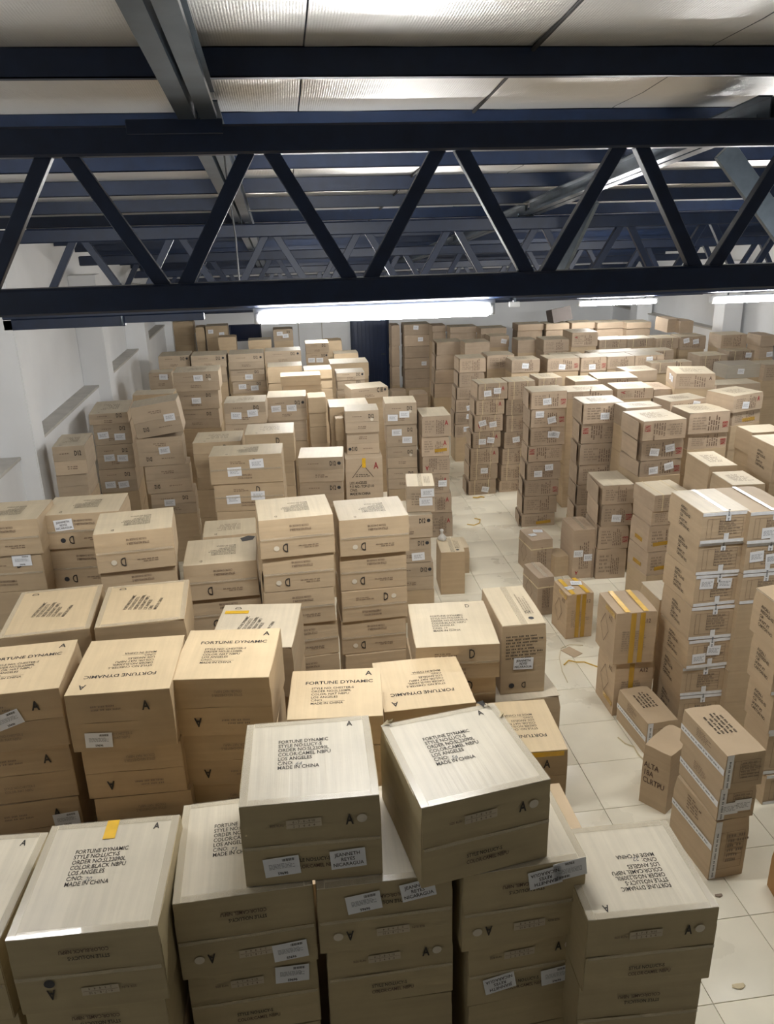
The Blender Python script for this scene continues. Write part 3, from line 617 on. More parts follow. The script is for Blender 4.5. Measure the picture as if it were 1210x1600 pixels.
 ('red', 4.012, 19.122, 0.0, 0.662, 0.5, [(2.074, 0.146, 0.001, '.'), (1.814, 0.26, 0.001, '-')], 'i', 1, 'the second stack in the farthest row of the right field'),
 ('red', 4.655, 18.66, 0.0, 0.622, 0.5, [(2.076, 0.144, 0.002, '.'), (1.816, 0.26, 0.003, '-')], 'i', 1, 'the third stack in the farthest row of the right field'),
 ('red', 5.678, 19.069, 0.0, 0.642, 0.5, [(2.072, 0.148, 0.003, '.'), (1.812, 0.26, 0.006, '-')], 'i', 1, 'the fourth stack in the farthest row of the right field'),
 ('red', 6.354, 18.977, 0.0, 0.58, 0.5, [(2.071, 0.149, 0.004, '.'), (1.811, 0.26, 0.008, '-')], 'i', 1, 'the fifth stack in the farthest row of the right field'),
 ('red', 6.99, 18.953, 0.0, 0.584, 0.5, [(2.071, 0.149, 0.005, '.'), (1.811, 0.26, 0.009, '-')], 'i', 1, 'the sixth stack in the farthest row of the right field'),
 ('red', 7.576, 18.797, 0.0, 0.682, 0.5, [(2.073, 0.147, 0.006, '.'), (1.813, 0.26, 0.011, '-')], 'i', 1, 'the seventh stack in the farthest row of the right field'),
 ('red', 8.229, 18.58, 0.0, 0.615, 0.5, [(2.073, 0.147, 0.007, '.'), (1.813, 0.26, 0.013, '-')], 'i', 1, 'the eighth stack in the farthest row of the right field'),
 ('red', 4.004, 9.386, -2.0, 0.424, 0.62, [(1.093, 0.267, 0.006, '.'), (0.78, 0.312, 0.008, 'nL'), (0.446, 0.335, 0.006, 'n'), (0.0, 0.446, 0.004, '.')], 'e', 0, 'the white-lidded H18 stack behind the small upright cartons'),
 ('red', 4.294, 8.513, 3.0, 0.485, 0.532, [(1.29, 0.21, 0.003, 'S'), (1.092, 0.198, -0.002, '.'), (0.745, 0.347, -0.009, 'Y'), (0.425, 0.32, -0.009, 'Y')], 'S', 1, 'the strapped stack with yellow-taped lower cartons left of the tape tower'),
 ('taped0', 4.817, 8.289, -3.0, 0.345, 0.609, [(1.5, 0.4, 0.0, '-')], 'i', 1, 'the yellowish lid behind the tape tower'),
 ('taped0', 4.792, 7.733, -3.0, 0.378, 0.5, [(1.45, 0.4, 0.0, '-')], 'i', 1, 'the white lid between the tape tower and the yellowish lid'),
 ('taped0', 5.363, 7.922, -2.0, 0.371, 0.528, [(1.78, 0.42, 0.0, 'V')], '', 1, 'the big carton with dark side print at the right edge'),
 ('taped0', 5.945, 9.301, 0.0, 0.475, 0.378, [(1.68, 0.3, 0.0, '-')], '', 1, 'the lid behind the big dark-printed carton at the right edge'),
 ('taped', 3.444, 5.947, 0.0, 0.429, 0.597, [(1.98, 0.29, 0.006, 'V'), (1.667, 0.313, 0.015, 'V'), (1.356, 0.311, 0.019, 'VLL'), (1.023, 0.333, 0.015, 'V'), (0.725, 0.297, 0.016, 'VLL'), (0.421, 0.304, 0.019, 'V'), (0.0, 0.421, 0.021, 'V')], 'W', 0, 'the tape tower, tallest of the white-taped stacks'),
 ('taped', 3.845, 5.891, 0.0, 0.422, 0.653, [(1.971, 0.299, 0.006, 'L'), (1.679, 0.292, 0.015, 'LL'), (1.379, 0.3, 0.019, '.')], 'W', 1, 'the white-taped stack right of the tape tower'),
 ('taped', 3.597, 4.931, 0.0, 0.448, 0.383, [(1.479, 0.371, 0.008, 'V'), (1.073, 0.405, 0.029, 'V'), (0.711, 0.363, 0.053, 'V'), (0.301, 0.41, 0.075, '.'), (0.0, 0.301, 0.101, '.')], 'O', 0, 'the plain tan stack with stencilled side at the right edge'),
 ('taped', 2.855, 4.253, 2.7, 0.301, 0.58, [(0.837, 0.294, 0.009, 'B'), (0.545, 0.292, 0.006, 'BLL'), (0.0, 0.545, 0.001, 'B')], 'v', 0, 'the three-high white-banded stack standing on the aisle floor'),
 ('taped', 3.045, 5.741, 3.0, 0.302, 0.581, [(0.0, 0.341, -0.005, 'B')], 'v', 0, 'the white-banded carton lying behind the leaning ALTA carton'),
 ('plain', 3.65, 6.918, 0.0, 0.256, 0.454, [(0.45, 0.5, 0.0, '-')], '', 1, 'the pale lid wedged between the A12 cartons and the tape tower'),
 ('a12', 2.917, 6.337, -1.4, 0.404, 0.469, [(0.605, 0.556, 0.014, 'y'), (0.0, 0.605, 0.047, 'y')], 'y', 0, 'the two-high A12 stack with yellow tape beside the tape tower'),
 ('a12', 3.045, 7.914, 4.0, 0.325, 0.42, [(0.0, 0.577, 0.006, 'y')], 'yL', 0, 'the single A12 carton with yellow tape on the aisle floor'),
 ('a12r', 2.898, 8.538, 6.0, 0.226, 0.46, [(0.0, 0.522, 0.0, 's')], 'p', 0, 'the narrow upright carton behind the single A12 carton'),
 ('a12r', 3.179, 9.707, 5.0, 0.313, 0.46, [(0.0, 0.525, 0.0, 's')], 'L', 0, 'the square carton with two labels on its lid by the aisle'),
 ('a12r', 3.705, 9.492, 0.0, 0.31, 0.5, [(0.0, 0.72, -0.012, 'LLd')], 'p', 0, 'the large upright carton with two labels on its front'),
 ('plain', 3.488, 9.602, 5.0, 0.205, 0.3, [(0.0, 0.3, 0.0, '-')], '', 0, 'the small low carton between the upright cartons'),
]

# ------------------------------------------------------------------ lettering and marks (flat print)
_txt = {}
def text(lines, size, sx=0.78, bold=0.0, shear=0.0, align='LEFT', spacing=1.0, center=True):
    k = (tuple(lines), round(size, 4), sx, bold, shear, align, spacing)
    if k in _txt: return _txt[k]
    cu = bpy.data.curves.new('lettering', 'FONT')
    cu.body = '\n'.join(lines); cu.size = size; cu.offset = bold * size; cu.shear = shear
    cu.align_x = align; cu.space_line = spacing; cu.resolution_u = 2; cu.fill_mode = 'FRONT'
    ob = bpy.data.objects.new('lettering', cu)
    me = bpy.data.meshes.new_from_object(ob)
    bpy.data.objects.remove(ob); bpy.data.curves.remove(cu)
    me.name = 'lettering'
    me.materials.clear()
    vs = [v.co.copy() for v in me.vertices]
    if vs:
        cx = (min(v.x for v in vs) + max(v.x for v in vs)) / 2; cy = (min(v.y for v in vs) + max(v.y for v in vs)) / 2
        for v in me.vertices: v.co = ((v.co.x - cx) * sx, v.co.y - cy, 0)
    _txt[k] = me
    return me

def rects(name, rl):
    """flat marks: list of x0, x1, y0, y1"""
    verts, faces = [], []
    for x0, x1, y0, y1 in rl:
        n = len(verts)
        verts += [(x0, y0, 0), (x1, y0, 0), (x1, y1, 0), (x0, y1, 0)]; faces.append((n, n + 1, n + 2, n + 3))
    return mesh_from(name, verts, faces)

_ill = {}
def illegible(w, h, rows, seed):
    """word-like strokes standing for print too small or worn to read"""
    k = (w, h, rows, seed)
    if k in _ill: return _ill[k]
    r = random.Random(seed); rl = []
    lh = h / rows
    for i in range(rows):
        y = h / 2 - (i + 0.5) * lh; x = -w / 2; end = w / 2 * r.uniform(0.3, 1.0)
        while x < end:
            L = r.uniform(0.6, 2.2) * lh
            n = max(2, int(L / (lh * 0.38)))
            for c in range(n):
                cx = x + c * L / n
                rl.append((cx, cx + L / n * 0.62, y - lh * 0.28 * r.uniform(0.7, 1), y + lh * 0.28 * r.uniform(0.7, 1)))
            x += L + lh * 0.4
    _ill[k] = rects('small_print', rl)
    return _ill[k]

def outline(pts, t):
    rl_v, rl_f = [], []
    for a, b in zip(pts, pts[1:]):
        a, b = Vector((*a, 0)), Vector((*b, 0)); d = (b - a).normalized(); n = Vector((-d.y, d.x, 0)) * t / 2
        k = len(rl_v); rl_v += [a - n, b - n, b + n, a + n]; rl_f.append((k, k + 1, k + 2, k + 3))
    return mesh_from('outline', [tuple(v) for v in rl_v], rl_f)

def disc(r, n=18):
    return mesh_from('dot', [(r * math.cos(2 * math.pi * i / n), r * math.sin(2 * math.pi * i / n), 0) for i in range(n)], [tuple(range(n))])
DOT = disc(0.022)
SIZE_NUM = None

class Face:
    """places flat marks on one face of a carton; u, v measured from the face centre, in metres"""
    def __init__(s, root, which, W, D, h, gap):
        s.root = root; s.which = which
        if which == 'front': s.M = Matrix(((1, 0, 0, 0), (0, 0, -1, -D / 2 - gap), (0, 1, 0, h / 2), (0, 0, 0, 1))); s.w, s.h = W, h
        elif which == 'top': s.M = Matrix(((1, 0, 0, 0), (0, 1, 0, 0), (0, 0, 1, h + gap), (0, 0, 0, 1))); s.w, s.h = W, D
        elif which == 'left': s.M = Matrix(((0, 0, -1, -W / 2 - gap), (-1, 0, 0, 0), (0, 1, 0, h / 2), (0, 0, 0, 1))); s.w, s.h = D, h
    def put(s, name, me, mat, u, v, rot=0.0, flip=False, lift=0.0, parent=None):
        if flip: u, v, rot = -u, -v, rot + 180
        key = mat
        if len(me.materials) == 0: me.materials.append(MATS[mat])
        elif me.materials[0] != MATS[mat]:
            k = (me.name, mat)
            if k not in _recol:
                c = me.copy(); c.materials.clear(); c.materials.append(MATS[mat]); _recol[k] = c
            me = _recol[k]
        o = bpy.data.objects.new(name, me); COL.objects.link(o); o.parent = s.root
        if me.name.startswith('small_print'): o['kind'] = 'stuff'
        o.matrix_local = s.M @ Matrix.Translation((u, v, lift)) @ Matrix.Rotation(R(rot), 4, 'Z')
        return o
_recol = {}

_paper = {}
def paper_mesh(w, h):
    k = (w, h)
    if k not in _paper:
        bm = bmesh.new(); add_box(bm, -w / 2, w / 2, -h / 2, h / 2, 0, 0.0008); _paper[k] = bm_mesh(bm, 'shipping_label'); _paper[k].materials.append(MATS['label_paper'])
    return _paper[k]

BAR = rects('barcode', [(-0.028 + i * 0.0042, -0.028 + i * 0.0042 + (0.0026 if i % 3 else 0.0014), -0.007, 0.007) for i in range(13)])
def ship_label(F, u, v, rot=0.0, kind='L', w=0.155, h=0.10, fine=True):
    o = F.put('shipping_label', paper_mesh(w, h), 'label_paper', u, v, rot, lift=0.0015)
    if kind == 'J':
        p = link('label_print', text(['JEANNETH', 'REYES', 'NICARAGUA'], 0.027 * w / 0.155, 0.86, 0.012, align='CENTER'), MATS['print_black'], o, (0, 0, 0.0016))
    elif fine:
        link('label_print', illegible(0.11, 0.03, 4, 5), MATS['print_grey'], o, (0, 0.004, 0.0016))
        link('barcode', BAR, MATS['print_black'], o, (0.033, h * 0.34, 0.0016))
        link('label_number', text(['59696'], 0.02, 0.9, 0.02), MATS['print_black'], o, (0.0, -h * 0.36, 0.0016))
    else:
        link('label_print', illegible(0.10, 0.05, 4, 6), MATS['print_grey'], o, (0, 0, 0.0016))
    return o

# ------------------------------------------------------------------ cartons
def carton_body(W, D, h, seed, amp, bev=0.006):
    nx, ny, nz = 6, 6, 4
    r = random.Random(seed)
    ph = [r.uniform(0, 6.28) for _ in range(9)]; am = [r.uniform(0.3, 1.0) for _ in range(9)]
    cor = {(a, b, c): r.uniform(0.2, 1.6) for a in (0, 1) for b in (0, 1) for c in (0, 1)}
    bm = bmesh.new(); vd = {}
    def V(i, j, k):
        if (i, j, k) in vd: return vd[(i, j, k)]
        a, b, c = i / nx, j / ny, k / nz
        x, y, z = (a - 0.5) * W, (b - 0.5) * D, c * h
        # faces give way inwards between the edges, edges wear, corners crush
        ea, eb, ec = (i in (0, nx)), (j in (0, ny)), (k in (0, nz))
        s = lambda t: math.sin(math.pi * t)
        if ea: x -= math.copysign(amp * am[0] * s(b) * s(c) * (1 + math.sin(ph[0] + 5 * b + 3 * c)) * 0.6, x)
        if eb: y -= math.copysign(amp * am[1] * s(a) * s(c) * (1 + math.sin(ph[1] + 5 * a + 4 * c)) * 0.6, y)
        if k == nz: z -= amp * am[2] * s(a) * s(b) * (1 + math.sin(ph[2] + 4 * a + 3 * b)) * 0.7
        if k == nz and (ea or eb): z -= amp * 0.7 * (0.5 + 0.5 * math.sin(ph[3] + 9 * a + 7 * b))
        if ea and eb and ec and k == nz:
            q = cor[(i > 0, j > 0, k > 0)] * amp
            x -= math.copysign(q, x); y -= math.copysign(q, y); z -= q * 0.8
        vd[(i, j, k)] = bm.verts.new((x, y, z)); return vd[(i, j, k)]
    for i in range(nx):
        for j in range(ny):
            bm.faces.new((V(i, j, 0), V(i, j + 1, 0), V(i + 1, j + 1, 0), V(i + 1, j, 0)))
            bm.faces.new((V(i, j, nz), V(i + 1, j, nz), V(i + 1, j + 1, nz), V(i, j + 1, nz)))
    for i in range(nx):
        for k in range(nz):
            bm.faces.new((V(i, 0, k), V(i + 1, 0, k), V(i + 1, 0, k + 1), V(i, 0, k + 1)))
            bm.faces.new((V(i, ny, k), V(i, ny, k + 1), V(i + 1, ny, k + 1), V(i + 1, ny, k)))
    for j in range(ny):
        for k in range(nz):
            bm.faces.new((V(0, j, k), V(0, j, k + 1), V(0, j + 1, k + 1), V(0, j + 1, k)))
            bm.faces.new((V(nx, j, k), V(nx, j + 1, k), V(nx, j + 1, k + 1), V(nx, j, k + 1)))
    if bev:
        eds = [e for e in bm.edges if len(e.link_faces) == 2 and e.calc_face_angle() > 1.0]
        bmesh.ops.bevel(bm, geom=eds, offset=bev, segments=2, profile=0.55, affect='EDGES')
    return bm_mesh(bm, 'body', 0.7)

def flap_mesh(W, hh, t, seed, curl, up):
    """one closing flap of the front: a thin board, its free edge a little sprung"""
    r = random.Random(seed); n = 8; bm = bmesh.new(); vd = {}
    p = r.uniform(0, 6.28)
    for i in range(n + 1):
        for j in range(4):
            a = i / n; b = j / 3
            free = (1 - b) if up else b
            lift = curl * max(0, free - 0.55) / 0.45 * (0.4 + 0.6 * (0.5 + 0.5 * math.sin(p + 4.5 * a)))
            wob = 0.003 * math.sin(p * 2 + 7 * a) if free > 0.99 else 0
            for s in (0, 1): vd[(i, j, s)] = bm.verts.new(((a - 0.5) * W, -t * s - lift, b * hh + wob))
    for s in (0, 1):
        for i in range(n):
            for j in range(3): bm.faces.new((vd[(i, j, s)], vd[(i + 1, j, s)], vd[(i + 1, j + 1, s)], vd[(i, j + 1, s)]))
    for i in range(n):
        for j in (0, 3): bm.faces.new((vd[(i, j, 0)], vd[(i + 1, j, 0)], vd[(i + 1, j, 1)], vd[(i, j, 1)]))
    for j in range(3):
        for i in (0, n): bm.faces.new((vd[(i, j, 0)], vd[(i, j + 1, 0)], vd[(i, j + 1, 1)], vd[(i, j, 1)]))
    return bm_mesh(bm, 'flap', 0.7)

def strip(w, l, t=0.0009):
    bm = bmesh.new(); add_box(bm, -w / 2, w / 2, -l / 2, l / 2, 0, t); return bm_mesh(bm, 'tape_strip')

def mat_of(kind): return {'lucy': 'card_lucy', 'chester': 'card_chester', 'chesterd': 'card_chester', 'folger': 'card_folger', 'd12': 'card_d12', 'tri': 'card_d12', 'red': 'card_red', 'taped': 'card_taped', 'taped0': 'card_taped', 'a12': 'card_a12', 'a12r': 'card_red', 'stand': 'card_folger', 'stand2': 'card_d12', 'plain': 'card_folger', 'orange': 'card_orange', 'dark': 'card_dark', 'film': 'card_film', 'alta': 'card_taped'}[kind]
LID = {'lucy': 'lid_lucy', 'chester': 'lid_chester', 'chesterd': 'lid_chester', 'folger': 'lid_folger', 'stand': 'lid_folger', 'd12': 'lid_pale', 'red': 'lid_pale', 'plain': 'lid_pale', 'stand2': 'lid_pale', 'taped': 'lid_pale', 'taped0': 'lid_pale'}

# shipping label spots measured on the nearer cartons: u, v as fractions of the front
SPOT = {'L1': (.30, -.30, 4), 'L2': (.30, .28, -2), 'L3': (.02, -.05, 3), 'L4': (-.16, .24, 7), 'J1': (.24, .33, 9), 'J2': (.16, .34, 188), 'L5': (.36, .40, 187), 'L6': (.29, -.22, 5), 'J3': (-.22, -.18, 190),
        'L7': (-.23, -.26, 4), 'J4': (.25, -.24, 3), 'L8': (-.02, .06, 18), 'L9': (.34, .10, 3), 'L10': (-.24, -.30, -3), 'L11': (.22, .34, 0), 'J5': (0, -.06, -2), 'J6': (-.22, .20, 4), 'L12': (.24, .24, 2), 'L13': (.18, -.10, 2), 'L14': (.20, -.26, 3)}

SEEN = {}
def front_print(F, kind, fl, Y, fine, flip, seed):
    W, h = F.w, F.h; q = h / 4
    r = random.Random(seed * 3 + 1)
    if kind == 'lucy':
        F.put('size_run_patch', rects('patch', [(-0.075, 0.075, -0.022, 0.022)]), 'size_patch', -0.03, q, 1.0, flip)
        F.put('size_run', text(['6 - 7 - 8 - 9 10'], 0.018, 0.9), 'print_brown', -0.03, q + 0.011, 1.0, flip, 0.0006)
        F.put('size_run', text(['2   3   4   4   4'], 0.018, 0.9), 'print_brown', -0.03, q - 0.012, 1.0, flip, 0.0006)
        F.put('size_run', rects('rule', [(-0.07, 0.07, -0.0007, 0.0007)]), 'print_brown', -0.03, q, 1.0, flip, 0.0006)
        F.put('size_run', text(['SIZE RUN:'], 0.017, 0.8, 0.01), 'print_brown', -0.145, q - 0.002, 0, flip)
        F.put('letter_mark', text(['A'], 0.075, 0.62, 0.025), 'print_black', 0.165, q, 0, flip)
        if 'o' in fl: F.put('round_sticker', DOT, 'dot_white', 0.218, q, 0, flip)
        if 'k' in fl: F.put('round_sticker', DOT, 'dot_black', 0.165, q - 0.06, 0, flip)
        F.put('style_print', text(['STYLE NO:LUCY-S'], 0.028, 0.74, 0.016), 'print_black', -0.01, -q + 0.018, 0, flip)
        F.put('style_print', text(['COLOR:CAMEL NBPU' if 'b' not in fl else 'COLOR:BLACK NBPU'], 0.028, 0.74, 0.016), 'print_brown', 0.005, -q - 0.018, 0, flip)
    elif kind == 'chester':
        F.put('letter_mark', text(['A'], 0.085, 0.72, 0.028), 'print_black', 0.15, q, 0, flip)
        F.put('size_run', illegible(0.16, 0.045, 2, 11), 'print_faded', -0.08, q, 0, flip)
        F.put('style_print', text(['STYLE NO:CHESTER-S', 'COLOR: NAT NBPU'], 0.026, 0.72, 0.006), 'print_faded', -0.04, -q, 0, flip)
    elif kind in ('folger',):
        F.put('letter_mark', text(['D'], 0.105 if h > .25 else 0.08, 0.60, 0.010), 'print_black', 0.10, q, 0, flip)
        if 'o' in fl: F.put('round_sticker', DOT, 'dot_white', 0.17, q, 0, flip)
        if 'k' in fl: F.put('round_sticker', DOT, 'dot_black', 0.17, q, 0, flip)
        if fine:
            F.put('size_run', illegible(0.15, 0.035, 2, 21), 'print_brown', -0.09, q, 0, flip)
            F.put('style_print', text(['STYLE NO.FOLGER-S'], 0.028, 0.66, 0.012), 'print_brown', -0.03, -q + 0.016, 0, flip)
            F.put('style_print', text(['COLOR: D-NUDE NB'], 0.025, 0.66, 0.006), 'print_brown', -0.02, -q - 0.016, 0, flip)
        else: F.put('style_print', illegible(0.2, 0.05, 2, 22), 'print_brown', -0.02, -q, 0, flip)
    elif kind == 'd12':
        F.put('letter_mark', text(['C18' if 'C' in fl else 'D12'], 0.115 if 'C' in fl else 0.082, 0.55, 0.022), 'print_black', W * 0.27, q, 0, flip)
        if 'k' in fl: F.put('round_sticker', DOT, 'dot_black', W * 0.41, q, 0, flip)
        if 'o' in fl: F.put('round_sticker', DOT, 'dot_white', W * 0.29, q - 0.05, 0, flip)
        F.put('size_run', illegible(W * 0.36, 0.022, 1, 31), 'print_brown', -W * 0.10, q, 0, flip)
        F.put('style_print', illegible(W * 0.32, 0.05, 2, 32), 'print_brown', 0.02, -q, 0, flip)
    elif kind == 'red':
        if 'a' in fl: F.put('letter_mark', text(['A'], 0.10, 0.68, 0.028), 'print_red', W * 0.34 * (-1 if 'R' in fl else 1), h * 0.16, 90 if 'R' in fl else 0, flip)
        if 'A' in fl: F.put('letter_mark', text(['A'], 0.08, 0.7, 0.028), 'print_brown', W * 0.38, h * 0.2, 0, flip)
        if 'n' in fl: F.put('letter_mark', text([['N18', 'N19', 'N18'][seed % 3]], 0.115, 0.42, 0.028), 'print_red', W * 0.40, -h * 0.12, 90, flip)
        if Y < 17:
            F.put('carton_print', illegible(h * 0.72, W * 0.30, 5, 41 + seed % 3), 'print_brown', W * 0.12, 0, 90, flip)
            F.put('carton_print', illegible(W * 0.32, h * 0.62, 5, 45 + seed % 2), 'print_faded', -W * 0.24, 0, 0, flip)
    elif kind == 'tri':
        F.put('triangle_mark', outline([(-0.15, 0), (0, 0.20), (0.15, 0)], 0.007), 'print_black', -0.02, 0.03)
        F.put('triangle_print', illegible(0.20, 0.05, 2, 51), 'print_black', -0.02, 0.06)
        F.put('address_print', text(['LOS ANGELES', 'P.O NO.: TOP-27-10', 'C/NO.', 'MADE IN CHINA'], 0.055, 0.72, 0.014), 'print_black', -0.04, -0.13)
        F.put('letter_mark', text(['A'], 0.13, 0.7, 0.028), 'print_red', 0.17, 0.20)
    elif kind in ('taped',):
        t = 0.002
        rl = [(-W * .38, W * .38, h * .28, h * .28 + t), (-W * .38, W * .38, -h * .34, -h * .34 + t), (-W * .38, -W * .38 + t, -h * .34, h * .28), (W * .38, W * .38 + t, -h * .34, h * .28), (-W * .28, -W * .28 + t, -h * .34, h * .28), (-W * .12, -W * .12 + t, -h * .2, h * .28)]
        for k in range(5): rl.append((-W * .12, W * .38, h * (.18 - .1 * k), h * (.18 - .1 * k) + t))
        F.put('table_print', rects('table_print', rl), 'print_brown', 0, 0)
        F.put('table_print', illegible(W * .42, h * .5, 6, 61), 'print_faded', 0.04, 0)
    elif kind in ('a12', 'a12r'):
        if kind == 'a12':
            F.put('letter_mark', text(['A12'], 0.062, 0.85, 0.012), 'print_brown', W * 0.24, h * 0.32)
            F.put('carton_print', illegible(W * .6, h * .4, 9, 71), 'print_faded', -W * .02, -h * .05)
        else:
            F.put('carton_print', illegible(h * .6, W * .45, 5, 72), 'print_brown', 0, 0, 90)
            if 'd' in fl: F.put('letter_mark', text(['A'], 0.08, 0.7, 0.028), 'print_red', -W * .3, -h * .38, 180)
    elif kind == 'stand':
        F.put('carton_print', illegible(W * .8, h * .36, 8, 81), 'print_black', 0, h * .18)
        F.put('letter_mark', text(['D'], 0.075, 0.66, 0.012), 'print_black', W * .02, -h * .38, 180)
        F.put('round_sticker', DOT, 'dot_black', -W * .25, -h * .38)
    elif kind == 'stand2':
        F.put('carton_print', illegible(W * .25, h * .5, 5, 82), 'print_faded', -W * .2, 0)
    elif kind == 'alta':
        F.put('letter_mark', text(['ALTA', '18A', 'CLRTPU'], 0.075, 0.72, 0.012), 'print_brown', -W * .04, h * .05)

LUCY = lambda col, no: ['FORTUNE DYNAMIC', 'STYLE NO:LUCY-S', 'ORDER NO:SL23090L', 'COLOR:%s NBPU' % col, 'LOS ANGELES', 'C/NO:' + (no or ''), 'MADE IN CHINA']
def top_print(F, kind, tf, near, seed, col='CAMEL'):
    W, D = F.w, F.h
    m = re.match(r'([a-zA-Z]*)(\d*)', tf); fl, no = m.group(1), m.group(2)
    if 't' in fl or 'T' in fl:
        f = 'T' in fl
        F.put('lid_print', text(LUCY(col, ''), 0.034, 0.74, 0.012, spacing=0.92), 'print_black', -0.02, D * 0.06, 0, f)
        if no: F.put('handwritten_number', text([no], 0.034, 0.9, 0.0, 0.3), 'print_grey', -0.045, D * 0.06 - 0.073, 0, f, 0.0004)
        F.put('letter_mark', text(['A'], 0.055, 0.7, 0.02), 'print_black', W * 0.33, D * 0.40, 0, f)
    elif 'c' in fl or 'C' in fl:
        f = 'C' in fl
        if kind == 'plain':
            F.put('lid_print', illegible(W * .4, .04, 2, 91), 'print_faded', 0, 0, 0, f); return
        F.put('lid_print', text(['FORTUNE DYNAMIC'], 0.048, 0.95, 0.014), 'print_black', 0.02, D * 0.21, 0, f)
        F.put('lid_print', text(['STYLE NO: CHESTER-S', 'ORDER NO:SL23089L', 'COLOR: NAT NBPU', 'LOS ANGELES', 'C/NO.__________', 'MADE IN CHINA'], 0.031, 0.85, 0.008, spacing=1.05), 'print_black', -0.02, -D * 0.06, 0, f)
        F.put('letter_mark', text(['A'], 0.07, 0.85, 0.02), 'print_black', W * 0.36, D * 0.38, 0, f)
    elif 'd' in fl or 'D' in fl:
        f = 'D' in fl
        if near:
            F.put('lid_print', text(['FORTUNE DYNAMIC', 'STYLE NO.FOLGER-S', 'ORDER NO.RL23A95LA', 'COLOR:BLACK NRPU', 'LOS ANGELES', 'C/NO. 19 ___', 'MADE IN CHINA'], 0.036 if not f else 0.03, 0.74, 0.008, spacing=1.05), 'print_black', -0.01, 0.0, 0, f)
        else: F.put('lid_print', illegible(W * .4, D * .4, 6, 95), 'print_faded', 0, 0, 0, f)
        F.put('letter_mark', text(['D'], 0.075 if not f else 0.05, 0.66, 0.008), 'print_black', W * 0.26, D * 0.38, 0, f)
    elif 's' in fl:
        F.put('lid_print', text(LUCY('NAT', ''), 0.034, 0.74, 0.01, spacing=1.05), 'print_black', 0.0, 0.0, 78)
        F.put('letter_mark', text(['D'], 0.07, 0.66, 0.008), 'print_black', -W * 0.30, D * 0.40, 90)
    elif 'i' in fl: F.put('lid_print', illegible(W * .5, D * .5, 7, 99 + seed % 2), 'print_faded', 0, 0, 0)
    elif 'v' in fl: F.put('lid_print', illegible(D * .4, W * .55, 5, 101), 'print_black', 0, D * 0.1, 90)
    if 'p' in fl:
        F.put('clear_tape', strip(0.05, D * .98), 'clear_tape', 0, 0, 0, lift=0.001)
        F.put('lid_print', illegible(D * .5, W * .22, 4, 103), 'print_faded', W * .25, 0, 90)
        if kind == 'stand':
            F.put('letter_mark', text(['D'], 0.06, 0.66, 0.008), 'print_black', W * .22, -D * .2, 90); F.put('round_sticker', DOT, 'dot_black', W * .22, -D * .36)
    if 'Y' in fl: F.put('yellow_tape', strip(0.18, 0.045), 'yellow_tape', -W * .3, D * .30, 0, lift=0.001)
    if 'm' in fl: F.put('black_smudge', mesh_from('smudge', [(0.0, 0, 0), (.09, .02, 0), (.11, .10, 0), (.05, .13, 0), (-.02, .08, 0)], [(0, 1, 2, 3, 4)]), 'smudge', W * .30, D * .28)
    if 'W' in fl:
        F.put('white_tape', strip(0.036, D * .98), 'white_tape', 0, 0, 0, lift=0.001)
        F.put('tape_print', illegible(D * .9, 0.024, 1, 105), 'print_grey', 0, 0, 90, lift=0.0025)
    if 'y' in fl:
        for u in (-.09, .09): F.put('yellow_tape', strip(0.05, D * .98), 'yellow_tape', u, 0, 0, lift=0.001)
    if 'O' in fl:
        for s_ in (-1, 1):
            bm = bmesh.new(); add_box(bm, 0, W * .46, -D / 2 + .01, D / 2 - .01, 0, 0.004)
            link('open_flap', bm_mesh(bm, 'open_flap'), MATS['card_taped'], F.root, (s_ * (W / 2 - 0.004), 0, F.M[2][3] + 0.004), (0, R(-5), 0 if s_ < 0 else math.pi))
    if 'X' in fl:
        for u, v, a in ((W / 2 - .03, D / 2 - .02, 40), (W / 2 - .07, D / 2 - .005, 120), (-W / 2 + .02, D / 2 - .015, 200), (W / 2 - .012, D / 2 - .13, 300), (-W / 2 + .05, D / 2 - .01, 20)):
            r_ = random.Random(int(a)); vv = [(r_.uniform(-.03, .03), r_.uniform(-.02, .02), r_.uniform(0.002, .022)) for _ in range(6)]
            F.put('torn_board', mesh_from('torn_board', vv, [(0, 1, 2), (2, 3, 4), (4, 5, 0), (1, 3, 5)]), 'card_lucy' if a != 120 else 'smudge', u, v, a)
    if 'L' in fl:
        ship_label(F, -W * .22, -D * .1, 10, w=.10, h=.08, fine=False); ship_label(F, W * .18, D * .15, -15, w=.13, h=.10, fine=False)

ORDW = ['top', 'second', 'third', 'fourth', 'fifth', 'sixth', 'seventh', 'eighth']
GROUP = {'lucy': 'cartons marked A in the front row', 'chester': 'cartons marked A in the second row', 'chesterd': 'cartons lying flat on the left', 'folger': 'cartons marked D', 'd12': 'cartons marked D12', 'red': 'red-printed cartons', 'taped': 'white-taped cartons', 'taped0': 'white-taped cartons', 'a12': 'upright cartons by the aisle', 'a12r': 'upright cartons by the aisle', 'stand': 'upright cartons by the aisle', 'stand2': 'upright cartons by the aisle', 'plain': 'unmarked brown cartons', 'tri': 'cartons marked D12'}

